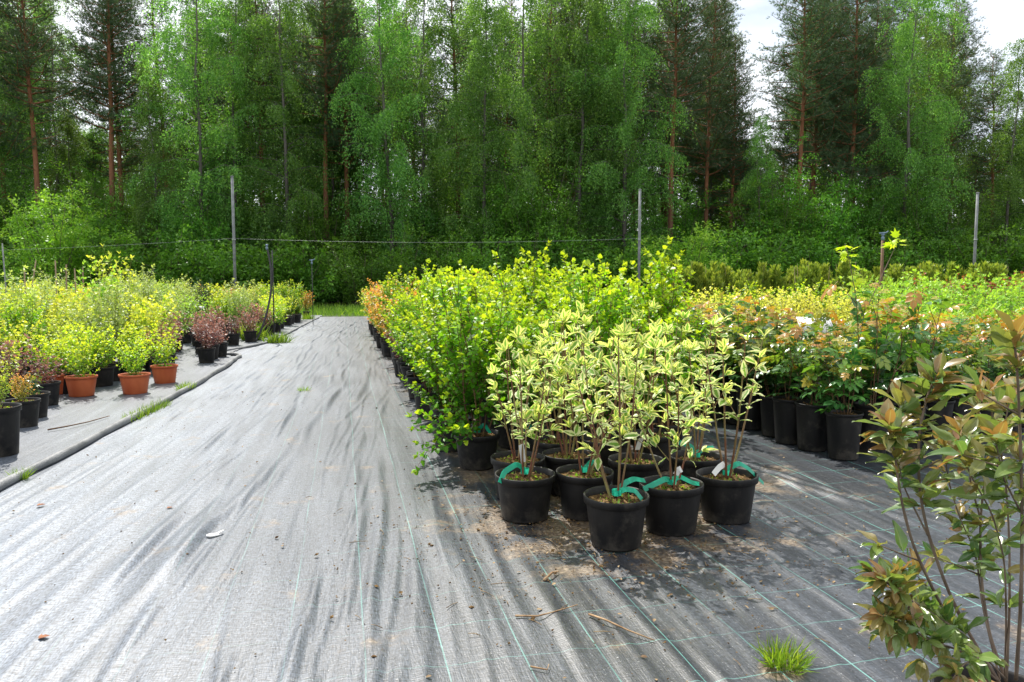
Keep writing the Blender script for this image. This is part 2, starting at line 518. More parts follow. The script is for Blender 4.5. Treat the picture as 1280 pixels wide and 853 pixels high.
def fabric_mat(name, dust_sheen_l, dust_sheen_r, x0, x1, lines=True, stain=True):
    m, nt, out = mat(name)
    tc = N(nt, 'ShaderNodeTexCoord')
    sx = N(nt, 'ShaderNodeSeparateXYZ')
    L(nt, tc.outputs['Object'], sx.inputs[0])
    X, Y = sx.outputs[0], sx.outputs[1]
    # trodden dust, heavier along the walked path; sun sheen and dull wrinkles painted in
    mp = N(nt, 'ShaderNodeMapping')
    mp.inputs['Scale'].default_value = (7.0, .5, 1)
    mp.inputs['Rotation'].default_value = (0, 0, R(4))
    L(nt, tc.outputs['Object'], mp.inputs['Vector'])
    n1 = N(nt, 'ShaderNodeTexNoise', i_Scale=1.6, i_Detail=6.0, i_Roughness=.62)
    L(nt, mp.outputs[0], n1.inputs['Vector'])
    n2 = N(nt, 'ShaderNodeTexNoise', i_Scale=.9, i_Detail=3.0)
    L(nt, tc.outputs['Object'], n2.inputs['Vector'])
    dust_sheen = N(nt, 'ShaderNodeMapRange', interpolation_type='SMOOTHSTEP')
    dust_sheen.inputs['From Min'].default_value = x0
    dust_sheen.inputs['From Max'].default_value = x1
    dust_sheen.inputs['To Min'].default_value = dust_sheen_l
    dust_sheen.inputs['To Max'].default_value = dust_sheen_r
    L(nt, X, dust_sheen.inputs['Value'])
    d = math_(nt, 'ADD', dust_sheen.outputs[0], math_(nt, 'MULTIPLY', math_(nt, 'SUBTRACT', n1.outputs[0], .5), .62))
    d = math_(nt, 'ADD', d, math_(nt, 'MULTIPLY', math_(nt, 'SUBTRACT', n2.outputs[0], .5), .35), True)
    col = ramp(nt, d, [(0, (.017, .020, .025)), (.5, (.078, .091, .112)), (1, (.205, .236, .284))])
    # the weave: short threads both ways
    ma = N(nt, 'ShaderNodeMapping')
    ma.inputs['Scale'].default_value = (170, 38, 1)
    L(nt, tc.outputs['Object'], ma.inputs['Vector'])
    na = N(nt, 'ShaderNodeTexNoise', i_Scale=1.0, i_Detail=2.0)
    L(nt, ma.outputs[0], na.inputs['Vector'])
    mb_ = N(nt, 'ShaderNodeMapping')
    mb_.inputs['Scale'].default_value = (26, 170, 1)
    L(nt, tc.outputs['Object'], mb_.inputs['Vector'])
    nb = N(nt, 'ShaderNodeTexNoise', i_Scale=1.0, i_Detail=2.0)
    L(nt, mb_.outputs[0], nb.inputs['Vector'])
    wv = math_(nt, 'MULTIPLY', math_(nt, 'ADD', na.outputs[0], nb.outputs[0]), .5)
    wf = N(nt, 'ShaderNodeMapRange')
    wf.inputs['From Min'].default_value = .36
    wf.inputs['From Max'].default_value = .64
    wf.inputs['To Min'].default_value = .2
    wf.inputs['To Max'].default_value = 1.8
    L(nt, wv, wf.inputs['Value'])
    cc = N(nt, 'ShaderNodeCombineColor')
    for i in range(3):
        L(nt, wf.outputs[0], cc.inputs[i])
    col = mixc(nt, 1.0, col, cc.outputs[0], 'MULTIPLY')
    # pale specks of grit
    vo = N(nt, 'ShaderNodeTexNoise', i_Scale=170.0, i_Detail=1.0)
    L(nt, tc.outputs['Object'], vo.inputs['Vector'])
    sp = N(nt, 'ShaderNodeMapRange')
    sp.inputs['From Min'].default_value = .70
    sp.inputs['From Max'].default_value = .76
    L(nt, vo.outputs[0], sp.inputs['Value'])
    col = mixc(nt, math_(nt, 'MULTIPLY', sp.outputs[0], .5), col, (.5, .5, .5))
    if stain:
        # spilled potting soil around the front pots and along the block
        ns = N(nt, 'ShaderNodeTexNoise', i_Scale=3.2, i_Detail=8.0, i_Roughness=.65)
        L(nt, tc.outputs['Object'], ns.inputs['Vector'])
        dx = math_(nt, 'DIVIDE', math_(nt, 'SUBTRACT', X, 1.25), 1.05)
        dy = math_(nt, 'DIVIDE', math_(nt, 'SUBTRACT', Y, 3.55), 1.05)
        rr = math_(nt, 'ADD', math_(nt, 'MULTIPLY', dx, dx), math_(nt, 'MULTIPLY', dy, dy))
        near = math_(nt, 'SUBTRACT', 1.0, rr, True)
        dx2 = math_(nt, 'DIVIDE', math_(nt, 'SUBTRACT', X, 1.7), 1.25)
        bl = math_(nt, 'SUBTRACT', 1.0, math_(nt, 'MULTIPLY', dx2, dx2), True)
        bl = math_(nt, 'MULTIPLY', bl, math_(nt, 'GREATER_THAN', Y, 3.6))
        k = math_(nt, 'MAXIMUM', near, bl)
        tx = math_(nt, 'DIVIDE', math_(nt, 'SUBTRACT', X, TUFT[0]), .13)
        ty = math_(nt, 'DIVIDE', math_(nt, 'SUBTRACT', Y, TUFT[1]), .11)
        k = math_(nt, 'MAXIMUM', k, math_(nt, 'MULTIPLY', math_(nt, 'SUBTRACT', 1.0, math_(nt, 'ADD', math_(nt, 'MULTIPLY', tx, tx), math_(nt, 'MULTIPLY', ty, ty)), True), 1.6))
        k = math_(nt, 'ADD', ns.outputs[0], math_(nt, 'MULTIPLY', k, .20))
        sf = N(nt, 'ShaderNodeMapRange', interpolation_type='SMOOTHSTEP')
        sf.inputs['From Min'].default_value = .58
        sf.inputs['From Max'].default_value = .72
        L(nt, k, sf.inputs['Value'])
        fine = N(nt, 'ShaderNodeTexNoise', i_Scale=60.0, i_Detail=4.0)
        L(nt, tc.outputs['Object'], fine.inputs['Vector'])
        sc = ramp(nt, fine.outputs[0], [(.3, (.05, .035, .022)), (.5, (.14, .10, .065)), (.7, (.32, .25, .17))])
        col = mixc(nt, math_(nt, 'MULTIPLY', sf.outputs[0], .85), col, sc)
    if lines:
        def line(coord, sp_, ph, w):
            a = math_(nt, 'DIVIDE', math_(nt, 'ADD', coord, ph), sp_)
            a = math_(nt, 'FRACT', a)
            a = math_(nt, 'ABSOLUTE', math_(nt, 'SUBTRACT', a, .5))
            return math_(nt, 'LESS_THAN', a, w / sp_ / 2)
        wob = math_(nt, 'MULTIPLY', math_(nt, 'SUBTRACT', n2.outputs[0], .5), .03)
        lx = line(math_(nt, 'ADD', X, wob), .25, .08, .0048)
        ly = line(math_(nt, 'ADD', Y, wob), .27, .05, .0044)
        vis = N(nt, 'ShaderNodeTexNoise', i_Scale=2.3, i_Detail=5.0)
        L(nt, tc.outputs['Object'], vis.inputs['Vector'])
        vf = N(nt, 'ShaderNodeMapRange')
        vf.inputs['From Min'].default_value = .32
        vf.inputs['From Max'].default_value = .62
        L(nt, vis.outputs[0], vf.inputs['Value'])
        f = math_(nt, 'MAXIMUM', math_(nt, 'MULTIPLY', lx, .48), math_(nt, 'MULTIPLY', ly, .30))
        f = math_(nt, 'MULTIPLY', f, vf.outputs[0])
        f = math_(nt, 'MULTIPLY', f, math_(nt, 'SUBTRACT', 1.1, math_(nt, 'MULTIPLY', d, 1.75)), True)
        col = mixc(nt, f, col, (.20, .55, .47))
    p = N(nt, 'ShaderNodeBsdfPrincipled')
    L(nt, col, p.inputs['Base Color'])
    p.inputs['Specular IOR Level'].default_value = .75
    rg_ = N(nt, 'ShaderNodeMapRange')
    rg_.inputs['To Min'].default_value = .41
    rg_.inputs['To Max'].default_value = .50
    L(nt, d, rg_.inputs['Value'])
    L(nt, rg_.outputs[0], p.inputs['Roughness'])
    b1 = N(nt, 'ShaderNodeBump', i_Strength=.5, i_Distance=.003)
    L(nt, wv, b1.inputs['Height'])
    b2 = N(nt, 'ShaderNodeBump', i_Strength=.5, i_Distance=.012)
    L(nt, n1.outputs[0], b2.inputs['Height'])
    L(nt, b1.outputs[0], b2.inputs['Normal'])
    L(nt, b2.outputs[0], p.inputs['Normal'])
    L(nt, p.outputs[0], out.inputs[0])
    return m


# ------------------------------------------------------------------ scene helpers
def link(name, me, m, parent=None):
    o = bpy.data.objects.new(name, me)
    C.objects.link(o)
    if m and not me.materials:
        me.materials.append(m)
    if parent:
        o.parent = parent
    return o


def tag(o, label, cat, group=None, kind=None):
    o['label'] = label
    o['category'] = cat
    if group:
        o['group'] = group
    if kind:
        o['kind'] = kind
    return o


def thing(name, label, cat, loc, rz=0.0, group=None, s=1.0):
    o = bpy.data.objects.new(name, None)
    o.empty_display_size = .1
    C.objects.link(o)
    o.location = loc
    o.rotation_euler = (0, 0, rz)
    o.scale = (s, s, s)
    return tag(o, label, cat, group)


ORD = 'zeroth first second third fourth fifth sixth seventh eighth ninth tenth eleventh twelfth thirteenth fourteenth fifteenth sixteenth seventeenth eighteenth nineteenth twentieth'.split()


def nth(i):
    if i <= 20:
        return ORD[i]
    tens = {2: 'twenty', 3: 'thirty', 4: 'forty'}[i // 10]
    return tens + ('-' + ORD[i % 10] if i % 10 else '') if i % 10 else {20: 'twentieth', 30: 'thirtieth', 40: 'fortieth'}[i]


# ------------------------------------------------------------------ setting: ground
def ground_z(x, y):
    return -.03


def build_ground():
    n = 90
    s = np.sinh(np.linspace(-4.2, 4.2, n)) / math.sinh(4.2) * 420
    gx, gy = np.meshgrid(s, s + 20, indexing='ij')
    z = np.full_like(gx, -.035)
    far = np.clip((np.hypot(gx, gy) - 34) / 30, 0, 1)
    z += far * (.25 * np.sin(gx * .21) * np.cos(gy * .17) + .1)
    i = np.arange(n - 1)[:, None] * n + np.arange(n - 1)[None, :]
    q = np.stack([i, i + n, i + n + 1, i + 1], -1).reshape(-1, 4)
    b = MB()
    b.add(np.stack([gx, gy, z], -1), [q])
    m, nt, out = mat('earth and moss')
    tc = N(nt, 'ShaderNodeTexCoord')
    n1 = N(nt, 'ShaderNodeTexNoise', i_Scale=.5, i_Detail=6.0)
    n2 = N(nt, 'ShaderNodeTexNoise', i_Scale=9.0, i_Detail=5.0)
    L(nt, tc.outputs['Object'], n1.inputs['Vector'])
    L(nt, tc.outputs['Object'], n2.inputs['Vector'])
    c = ramp(nt, n1.outputs[0], [(.35, (.045, .07, .02)), (.65, (.075, .10, .03))])
    c = mixc(nt, n2.outputs[0], mixc(nt, 1.0, c, (.6, .45, .4), 'MULTIPLY'), c)
    p = N(nt, 'ShaderNodeBsdfPrincipled')
    p.inputs['Roughness'].default_value = .95
    L(nt, c, p.inputs['Base Color'])
    L(nt, p.outputs[0], out.inputs[0])
    o = link('ground', b.mesh('ground'), m)
    o['kind'] = 'structure'


def wrinkles(gx, gy, rg, count, box, hmin, hmax, slope=.0, extra=()):
    z = np.zeros_like(gx)
    items = []
    for _ in range(count):
        x0 = rg.uniform(box[0], box[1])
        y0 = box[2] + (box[3] - box[2]) * rg.random() ** 1.5
        items.append((x0, y0, rg.normal(slope, .05), rg.uniform(.4, 1.7) * (1 + y0 * .06), rg.uniform(.008, .028), rg.uniform(hmin, hmax) * (1.0 if x0 < .3 else .55)))
    items += list(extra)
    for x0, y0, sl, ln, w, h in items:
        cx = x0 + sl * (gy - y0) + .012 * np.sin((gy - y0) * 3.1 + x0 * 9)
        a = (gx - cx) / w
        e = np.clip(1 - ((gy - y0) / ln) ** 2, 0, 1) ** 1.5
        z += h * e * np.exp(-a * a) - .35 * h * e * np.exp(-((a - 1.9) / 1.3) ** 2)
    return z


def grid_obj(name, xs, ys, zf, m, mask=None):
    gx, gy = np.meshgrid(xs, ys, indexing='ij')
    z = zf(gx, gy)
    nx, ny = gx.shape
    i = np.arange(nx - 1)[:, None] * ny + np.arange(ny - 1)[None, :]
    q = np.stack([i, i + ny, i + ny + 1, i + 1], -1)
    if mask is not None:
        c = mask(.5 * (gx[:-1, :-1] + gx[1:, 1:]), .5 * (gy[:-1, :-1] + gy[1:, 1:]))
        q = q[c]
    b = MB()
    b.add(np.stack([gx, gy, z], -1), [q.reshape(-1, 4)])
    me = b.mesh(name)
    o = link(name, me, m)
    o['kind'] = 'structure'
    return o


EDGE = np.array([(0.5, -2.12), (3, -2.06), (4.8, -1.98), (5.9, -1.90), (9.1, -1.72), (11.5, -1.66), (12.4, -1.70), (13.2, -1.95), (14.2, -1.85), (15.5, -1.50), (18.5, -1.30), (22, -1.12), (26.5, -.86), (29, -.8)])


def edge_x(y):
    return np.interp(y, EDGE[:, 0], EDGE[:, 1])


def build_fabric():
    rg = np.random.default_rng(11)
    xs = np.concatenate([np.linspace(-3.0, -2.2, 6)[:-1], np.arange(-2.2, 3.2, .013), np.linspace(3.2, 15, 60)])
    ys = np.concatenate([np.linspace(-1.5, 1.2, 12)[:-1], np.arange(1.2, 9, .05), np.linspace(9, 27.2, 130)])
    ex = [(-.63, 4.1, .155, 1.6, .04, .016), (-.78, 4.0, .15, 1.2, .03, -.008), (-1.0, 6.0, .1, 1.0, .03, .012), (-.9, 3.6, .12, .7, .035, .012), (-.45, 4.6, .13, .9, .03, .011),
          (-.2, 7.6, .12, 2.2, .05, .015), (.15, 8.4, .09, 2.2, .05, .014), (.45, 3.4, .02, .9, .05, .010), (.72, 2.6, -.02, .8, .04, .012), (1.0, 2.5, .0, .7, .04, .010), (.62, 3.0, .01, .8, .03, .010), (2.6, 3.9, -.25, 1.3, .05, .02), (2.75, 3.8, -.25, 1.3, .03, .014)]

    def zf(gx, gy):
        z = wrinkles(gx, gy, rg, 820, (-2.1, 3.0, 1.4, 26), .002, .0080, .07, ex)
        z += .004 * np.sin(gx * 5.1 + gy * .7) * np.sin(gy * 1.3 + gx) + .0025 * np.sin(gx * 17 + gy * 1.7 + 2 * np.sin(gy * .6))
        return z
    grid_obj('path', xs, ys, zf, fabric_mat('woven path cloth', .66, .06, -1.5, 1.1))
    xs2 = np.concatenate([np.linspace(-14, -4.2, 30)[:-1], np.arange(-4.2, -1.62, .03)])
    ys2 = np.concatenate([np.arange(1.5, 14.2, .07)])
    rg2 = np.random.default_rng(5)
    grid_obj('bed_ground', xs2, ys2, lambda gx, gy: .014 + wrinkles(gx, gy, rg2, 90, (-4, -1.7, 2, 13.5), .002, .007, .06) + .004 * np.sin(gx * 4 + gy), fabric_mat('woven bed cloth', .40, .48, -4, -1.7, False, False), lambda cx, cy: cx < edge_x(cy) + .01)
    ys3 = np.arange(14.2, 28.5, .2)
    xs3 = np.concatenate([np.linspace(-16, -4, 24)[:-1], np.arange(-4, -.6, .05)])
    grid_obj('bed_ground', xs3, ys3, lambda gx, gy: .012 + .003 * np.sin(gx * 4 + gy), M_FAR, lambda cx, cy: cx < edge_x(cy) + .01)


M_FAR = fabric_mat('woven far bed cloth', .40, .48, -4, -1.0, False, False)
build_ground()
build_fabric()

# edging pipes along the cloth
def pipe(pts, r, label):
    pts = np.asarray(pts, float)
    t = np.linspace(0, 1, len(pts))
    tt = np.linspace(0, 1, 140)
    sm = np.stack([np.interp(tt, t, pts[:, k]) for k in range(3)], -1)
    for _ in range(14):
        sm[1:-1] = .25 * sm[:-2] + .5 * sm[1:-1] + .25 * sm[2:]
    sm[:, 0] += .006 * np.sin(tt * 60)
    b = MB()
    b.tube(sm, r * (1 + .08 * np.sin(tt * 90)), 12)
    return tag(link('edging_pipe', b.mesh('edging_pipe'), M['edging']), label, 'pipe', 'edging pipes along the path')


pipe([(edge_x(y) + .015, y, .028) for y in (1.0, 3, 4.8, 5.9, 7.5, 9.1, 10.4, 11.5, 12.2)] + [(-1.64, 12.55, .028), (-1.72, 12.9, .028), (-1.95, 13.05, .028), (-2.3, 13.05, .028)], .029, 'grey cloth-wrapped pipe edging the path beside the orange pots, curling round at its end')
pipe([(-2.5, 13.55, .022), (-2.1, 13.6, .022), (-1.85, 14.2, .022)] + [(edge_x(y) + .015, y, .022) for y in (15.5, 17, 18.5, 20, 22, 24, 26.4)], .022, 'thinner grey pipe edging the farther bed past the sprinkler riser')


# ------------------------------------------------------------------ plants
def rot_about(d, ax, ang):
    ax = nrm(ax)
    return d * math.cos(ang) + np.cross(ax, d) * math.sin(ang) + ax * np.dot(ax, d) * (1 - math.cos(ang))


class Shrub:
    """grows stems and gathers leaf seats"""

    def __init__(self, seed, tmpl, size, spacing, opposite=True, tilt=.5, droop=.0, upn=.9, tiprosette=0, agep=(.5, .5), h=1.0):
        self.rg = np.random.default_rng(seed)
        self.stem, self.leaf = MB(), MB()
        self.t, self.size, self.sp, self.opp, self.tilt, self.droop, self.upn, self.ros, self.agep, self.h = tmpl, size, spacing, opposite, tilt, droop, upn, tiprosette, agep, h
        self.P, self.D, self.N, self.S, self.A = [], [], [], [], []

    def seat(self, p, d, s, age):
        rg = self.rg
        self.P.append(p)
        self.D.append(d)
        n = np.array([0, 0, self.upn]) + rg.normal(0, .35, 3)
        self.N.append(n)
        self.S.append(s)
        self.A.append(age)

    def branch(self, p, d, length, r0, lev, maxlev, kids=4, kl=.5, up=.25, wob=.12, ls=.15, kang=.8, r1=None, kstart=.25, sides=5):
        rg = self.rg
        p = np.array(p, float)
        d = nrm(np.array(d, float))
        n = max(3, int(length / .07))
        pts = [p]
        dirs = [d]
        st = length / n
        for i in range(n):
            d = nrm(d + np.array([0, 0, up * st * 3]) + rg.normal(0, wob, 3) * st * 4)
            p = p + d * st
            pts.append(p)
            dirs.append(d)
        pts = np.array(pts)
        tt = np.linspace(0, 1, n + 1)
        r1 = r0 * .4 if r1 is None else r1
        self.stem.tube(pts, r0 + (r1 - r0) * tt, sides if lev == 0 else 4, cap=False)
        if lev < maxlev:
            for k in range(kids):
                t = kstart + (1 - kstart) * (k + rg.random() * .8) / kids
                i = min(n - 1, int(t * n))
                ax = np.cross(dirs[i], rg.normal(0, 1, 3))
                nd = rot_about(dirs[i], ax, kang * rg.uniform(.7, 1.2))
                self.branch(pts[i], nd, length * kl * rg.uniform(.6, 1.15) * (1.15 - .5 * t), r0 * .55, lev + 1, maxlev, max(2, kids - 1), kl, up, wob, ls if lev else .05, kang, None, .2, 4)
        m = int(length * (1 - ls) / self.sp)
        phi = rg.uniform(0, 6.28)
        for k in range(m + 1):
            t = ls + (1 - ls) * (k + .5 * rg.random()) / max(1, m)
            t = min(t, .999)
            fi = t * n
            i = int(fi)
            q = pts[i] + (pts[i + 1] - pts[i]) * (fi - i)
            ax = dirs[i]
            a = nrm(np.cross(ax, [.31, .77, .13]))
            b = np.cross(ax, a)
            phi += PI / 2 if self.opp else 2.4
            for s in ((0, PI) if self.opp else (0,)):
                if rg.random() < .06:
                    continue
                rd = a * math.cos(phi + s) + b * math.sin(phi + s)
                ld = nrm(ax * self.tilt + rd + np.array([0, 0, -self.droop]) + rg.normal(0, .22, 3))
                age = self.agep[0] * t ** 1.5 + self.agep[1] * np.clip(q[2] / self.h, 0, 1) ** 1.5
                self.seat(q, ld, self.size * rg.uniform(.65, 1.12) * (1 - .3 * t ** 3), age)
        for k in range(self.ros):
            ph = k * 2.4
            a = nrm(np.cross(dirs[-1], [.31, .77, .13]))
            b = np.cross(dirs[-1], a)
            rd = a * math.cos(ph) + b * math.sin(ph)
            w = .3 + .5 * k / self.ros
            self.seat(pts[-1], nrm(dirs[-1] + rd * w * 1.4), self.size * rg.uniform(.55, .95), 1.0)
        return pts

    def done(self, name, t2=None, split=.5):
        if self.P:
            P, D, Nn, S, A = (np.array(x) for x in (self.P, self.D, self.N, self.S, self.A))
            if t2 is None:
                self.leaf.leaves(self.t, P, D, Nn, S, A, rg=self.rg)
            else:
                k = self.rg.random(len(P)) < split
                self.leaf.leaves(self.t, P[k], D[k], Nn[k], S[k], A[k], rg=self.rg)
                self.leaf.leaves(t2, P[~k], D[~k], Nn[~k], S[~k], A[~k], rg=self.rg)
        return self.stem.mesh(name + ' stems'), self.leaf.mesh(name + ' leaves')


KINDS = {}


def kind(name, leafmat, stemmat, nvar, fn):
    vs = []
    for i in range(nvar):
        s, l = fn(i)
        s.materials.append(M[stemmat])
        l.materials.append(M[leafmat])
        vs.append((s, l))
    KINDS[name] = vs


def clump(seed, tmpl, t2, size, spacing, h, spread, nst, kids, lev, r0=.005, rbase=.05, tilt=.5, droop=.1, kang=.75, kl=.42, ls=.12, up=.3, opp=True, ros=0, agep=(.5, .5), wob=.14, upn=.9, kstart=.2):
    sh = Shrub(seed, tmpl, size, spacing, opp, tilt, droop, upn, ros, agep, h)
    rg = sh.rg
    for i in range(nst):
        a = 2 * PI * (i + rg.random() * .7) / nst
        k = math.sqrt((i + .5) / nst) if nst > 3 else .8
        b = np.array([math.cos(a) * rbase * k, math.sin(a) * rbase * k, 0])
        d = np.array([math.cos(a) * spread * k, math.sin(a) * spread * k, 1])
        sh.branch(b, d, h * rg.uniform(.72, 1.05) * (1 - .12 * k) / max(.6, math.cos(spread * k * .5)), r0, 0, lev, kids, kl, up, wob, ls, kang, kstart=kstart)
    return sh.done('clump', t2)


kind('ninebark', 'ninebark', 'stem', 4, lambda i: clump(100 + i, T_NINE, T_NINE2, .048, .027, 1.12, .36, 10, 7, 1, .006, .06, kang=.75, kl=.40, ls=.16, ros=3, droop=.15, kstart=.12))
def dog(i):
    if i == 3:
        return clump(203, T_DOG, T_DOG2, .088, .085, .86, .42, 4, 2, 1, .0066, .02, tilt=.55, droop=.12, kang=.7, kl=.16, ls=.45, ros=3, wob=.07, up=.3, kstart=.45)
    return clump(200 + i, T_DOG, T_DOG2, .089, .112, (.92, .80, .88, .9, .84)[i], (.40, .46, .34, .4, .42)[i], (5, 4, 5, 4, 6)[i], 3, 1, .0060, .03, tilt=.55, droop=.15, kang=.75, kl=.18, ls=.34, ros=4, wob=.07, up=.35, kstart=.3, upn=.6)


kind('dogwood', 'dogwood', 'dogstem', 5, dog)
kind('rose', 'rose', 'stem', 4, lambda i: clump(300 + i, T_ROSE, None, .19, .078, .68, .44, 5, 3, 1, .0045, .05, tilt=.35, droop=.15, kang=.8, kl=.40, ls=.08, opp=False, ros=0, agep=(.46, .16)))
kind('spirea', 'spirea', 'greenstem', 3, lambda i: clump(400 + i, T_OVS, None, .042, .022, .46, .58, 13, 5, 1, .0022, .06, kl=.38, ls=.1, opp=False, ros=3, kstart=.15))
kind('golden', 'golden', 'greenstem', 3, lambda i: clump(450 + i, T_NINE2 if i == 2 else T_OVS, T_OVS if i == 2 else T_LAN, (.058, .058, .075)[i], (.030, .030, .040)[i], .92, .46, 11, 5, 1, .0035, .06, kl=.34, ls=.15, opp=False, ros=3))
kind('gold', 'gold', 'stem', 3, lambda i: clump(480 + i, T_OVS, None, .042, .026, .75, .5, 12, 5, 1, .003, .06, kl=.36, ls=.15, opp=False, ros=3))
kind('barberry', 'barberry', 'redstem', 3, lambda i: clump(500 + i, T_OVS, None, .042, .026, .40, .65, 12, 5, 1, .0025, .06, kl=.4, ls=.08, opp=False, ros=3, kstart=.1))
kind('pale', 'pale', 'greenstem', 3, lambda i: clump(550 + i, T_OVS, T_LAN, .065, .035, 1.15, .36, 11, 6, 1, .004, .07, kl=.34, ls=.1, ros=2, kstart=.1))
kind('bright', 'bright', 'greenstem', 3, lambda i: clump(600 + i, T_OVS, None, .065, .038, .95, .42, 11, 5, 1, .004, .07, kl=.36, ls=.1, opp=False, ros=3))
kind('feather', 'bright', 'greenstem', 3, lambda i: clump(650 + i, T_LAN, None, .15, .03, .58, .55, 14, 3, 1, .003, .06, kl=.4, ls=.1, opp=False, droop=.3, ros=3))
kind('amber', 'amber', 'stem', 3, lambda i: clump(700 + i, T_NINE, T_OVS, .055, .034, 1.0, .36, 9, 6, 1, .005, .06, kl=.36, ls=.12, ros=3))
kind('dwarfpine', 'darkgreen', 'stem', 2, lambda i: clump(720 + i, T_TUFT, None, .085, .035, .75, .35, 8, 5, 1, .005, .05, kl=.4, ls=.1, opp=False, ros=2, agep=(.4, .3)))
kind('redtip', 'redtip', 'stem', 2, lambda i: clump(740 + i, T_OVS, None, .06, .035, 1.1, .3, 10, 5, 1, .004, .06, kl=.33, ls=.1, opp=False, ros=3))


def thuja_mesh(seed, h=1.45):
    rg = np.random.default_rng(seed)
    s, l = MB(), MB()
    s.tube([(0, 0, 0), (.01, 0, h * .5), (0, 0, h * .97)], [.018, .012, .003], 5)
    nk = 9
    for k in range(nk):
        a0 = rg.random() * 6.28
        ro = .15 * math.sqrt(k / nk)
        hk = h * (1.0 - .35 * k / nk) * rg.uniform(.85, 1.05)
        n = 230
        t = rg.random(n) ** .85
        a = rg.random(n) * 2 * PI
        rr = (.085 * (1 - t) ** .8 + .008) * (.4 + .6 * rg.random(n))
        lean = ro * (1 + .25 * t)
        P = np.stack([math.cos(a0) * lean + rr * np.cos(a), math.sin(a0) * lean + rr * np.sin(a), .08 + t * hk * .95], -1)
        D = np.stack([np.cos(a) * .45, np.sin(a) * .45, np.full(n, 1.0)], -1) + rg.normal(0, .25, (n, 3))
        l.leaves(T_DIAN, P, D, rg.normal(0, 1, (n, 3)), .13 * rg.uniform(.5, 1.3, n), np.clip(.25 + .6 * t + rg.normal(0, .12, n), 0, 1), rg=rg)
    return s.mesh('thuja stem'), l.mesh('thuja leaves')


kind('thuja', 'thuja', 'wood', 4, lambda i: thuja_mesh(800 + i))

# pots
POTS = {}


def pot_mesh(name, rt, h, taper, m, lip=.03):
    b = MB()
    rb = rt * taper
    rl = rb + (rt - rb) * (1 - lip / h)
    b.lathe([(0.001, .004), (rb * .9, .004), (rb * .97, 0), (rb, .006), (rl * .985, h - lip - .004), (rl * .99, h - lip), (rt * 1.035, h - lip + .003), (rt * 1.045, h - .003), (rt * 1.035, h), (rt * 1.0, h), (rt * .975, h - .006), (rl * .95, h - lip), (rl * .94, h - .05)], 36, .006)
    me = b.mesh(name)
    me.materials.append(M[m])
    s = MB()
    rg = np.random.default_rng(int(rt * 1000))
    prof = [(rl * .96 * k, h - .032 + .014 * (1 - k * k)) for k in (1, .86, .7, .52, .34, .16, .01)]
    s.lathe(prof, 28)
    s.v[0] = s.v[0] + np.stack([rg.normal(0, .002, len(s.v[0])), rg.normal(0, .002, len(s.v[0])), rg.normal(0, .0045, len(s.v[0]))], -1)
    # bark crumbs and moss lumps lying in the soil
    n = 90
    a = rg.random(n) * 2 * PI
    rr = rl * .9 * np.sqrt(rg.random(n))
    P = np.stack([rr * np.cos(a), rr * np.sin(a), h - .032 + .014 * (1 - (rr / rl) ** 2) + .003], -1)
    D = rg.normal(0, 1, (n, 3)) * np.array([1, 1, .4])
    s.leaves(T_DIA, P, D, np.array([0, 0, 1.0]) + rg.normal(0, .5, (n, 3)), rg.uniform(.008, .028, n), .5, rg=rg)
    sm = s.mesh(name + ' soil')
    sm.materials.append(M['soil'])
    POTS[name] = (me, sm, h - .03)


pot_mesh('wide', .138, .215, .80, 'blackpot', .034)
pot_mesh('rose', .118, .325, .80, 'blackpot', .020)
pot_mesh('black', .130, .225, .80, 'blackpot', .028)
pot_mesh('tall', .150, .340, .84, 'blackpot', .040)
pot_mesh('orange', .150, .215, .78, 'orangepot', .026)

# weeds growing in a pot
def weed_mesh(seed, rad=.1, n=60, s=.03):
    rg = np.random.default_rng(seed)
    b = MB()
    a = rg.random(n) * 2 * PI
    rr = rad * np.sqrt(rg.random(n))
    P = np.stack([rr * np.cos(a), rr * np.sin(a), np.full(n, -.005)], -1)
    D = np.stack([rg.normal(0, .5, n), rg.normal(0, .5, n), np.full(n, .8)], -1)
    b.leaves(T_OVS, P, D, rg.normal(0, 1, (n, 3)), s * rg.uniform(.4, 1.2, n), rg.random(n), rg=rg)
    me = b.mesh('weeds')
    me.materials.append(M['grass'])
    return me


WEEDS = [weed_mesh(i, n=45 + 20 * i) for i in range(3)]
PLANTNAME = dict(ninebark='potted_ninebark', dogwood='potted_dogwood', rose='potted_rose', spirea='potted_spirea', golden='potted_shrub', gold='potted_spirea', barberry='potted_barberry', pale='potted_shrub', bright='potted_shrub', feather='potted_perennial', amber='potted_ninebark', dwarfpine='potted_dwarf_pine', redtip='potted_photinia', thuja='potted_arborvitae')
PCAT = dict(potted_ninebark='potted shrub', potted_dogwood='potted shrub', potted_rose='potted rose', potted_spirea='potted shrub', potted_shrub='potted shrub', potted_barberry='potted shrub', potted_perennial='potted plant', potted_dwarf_pine='potted conifer', potted_photinia='potted shrub', potted_arborvitae='potted conifer')
prand = random.Random(21)


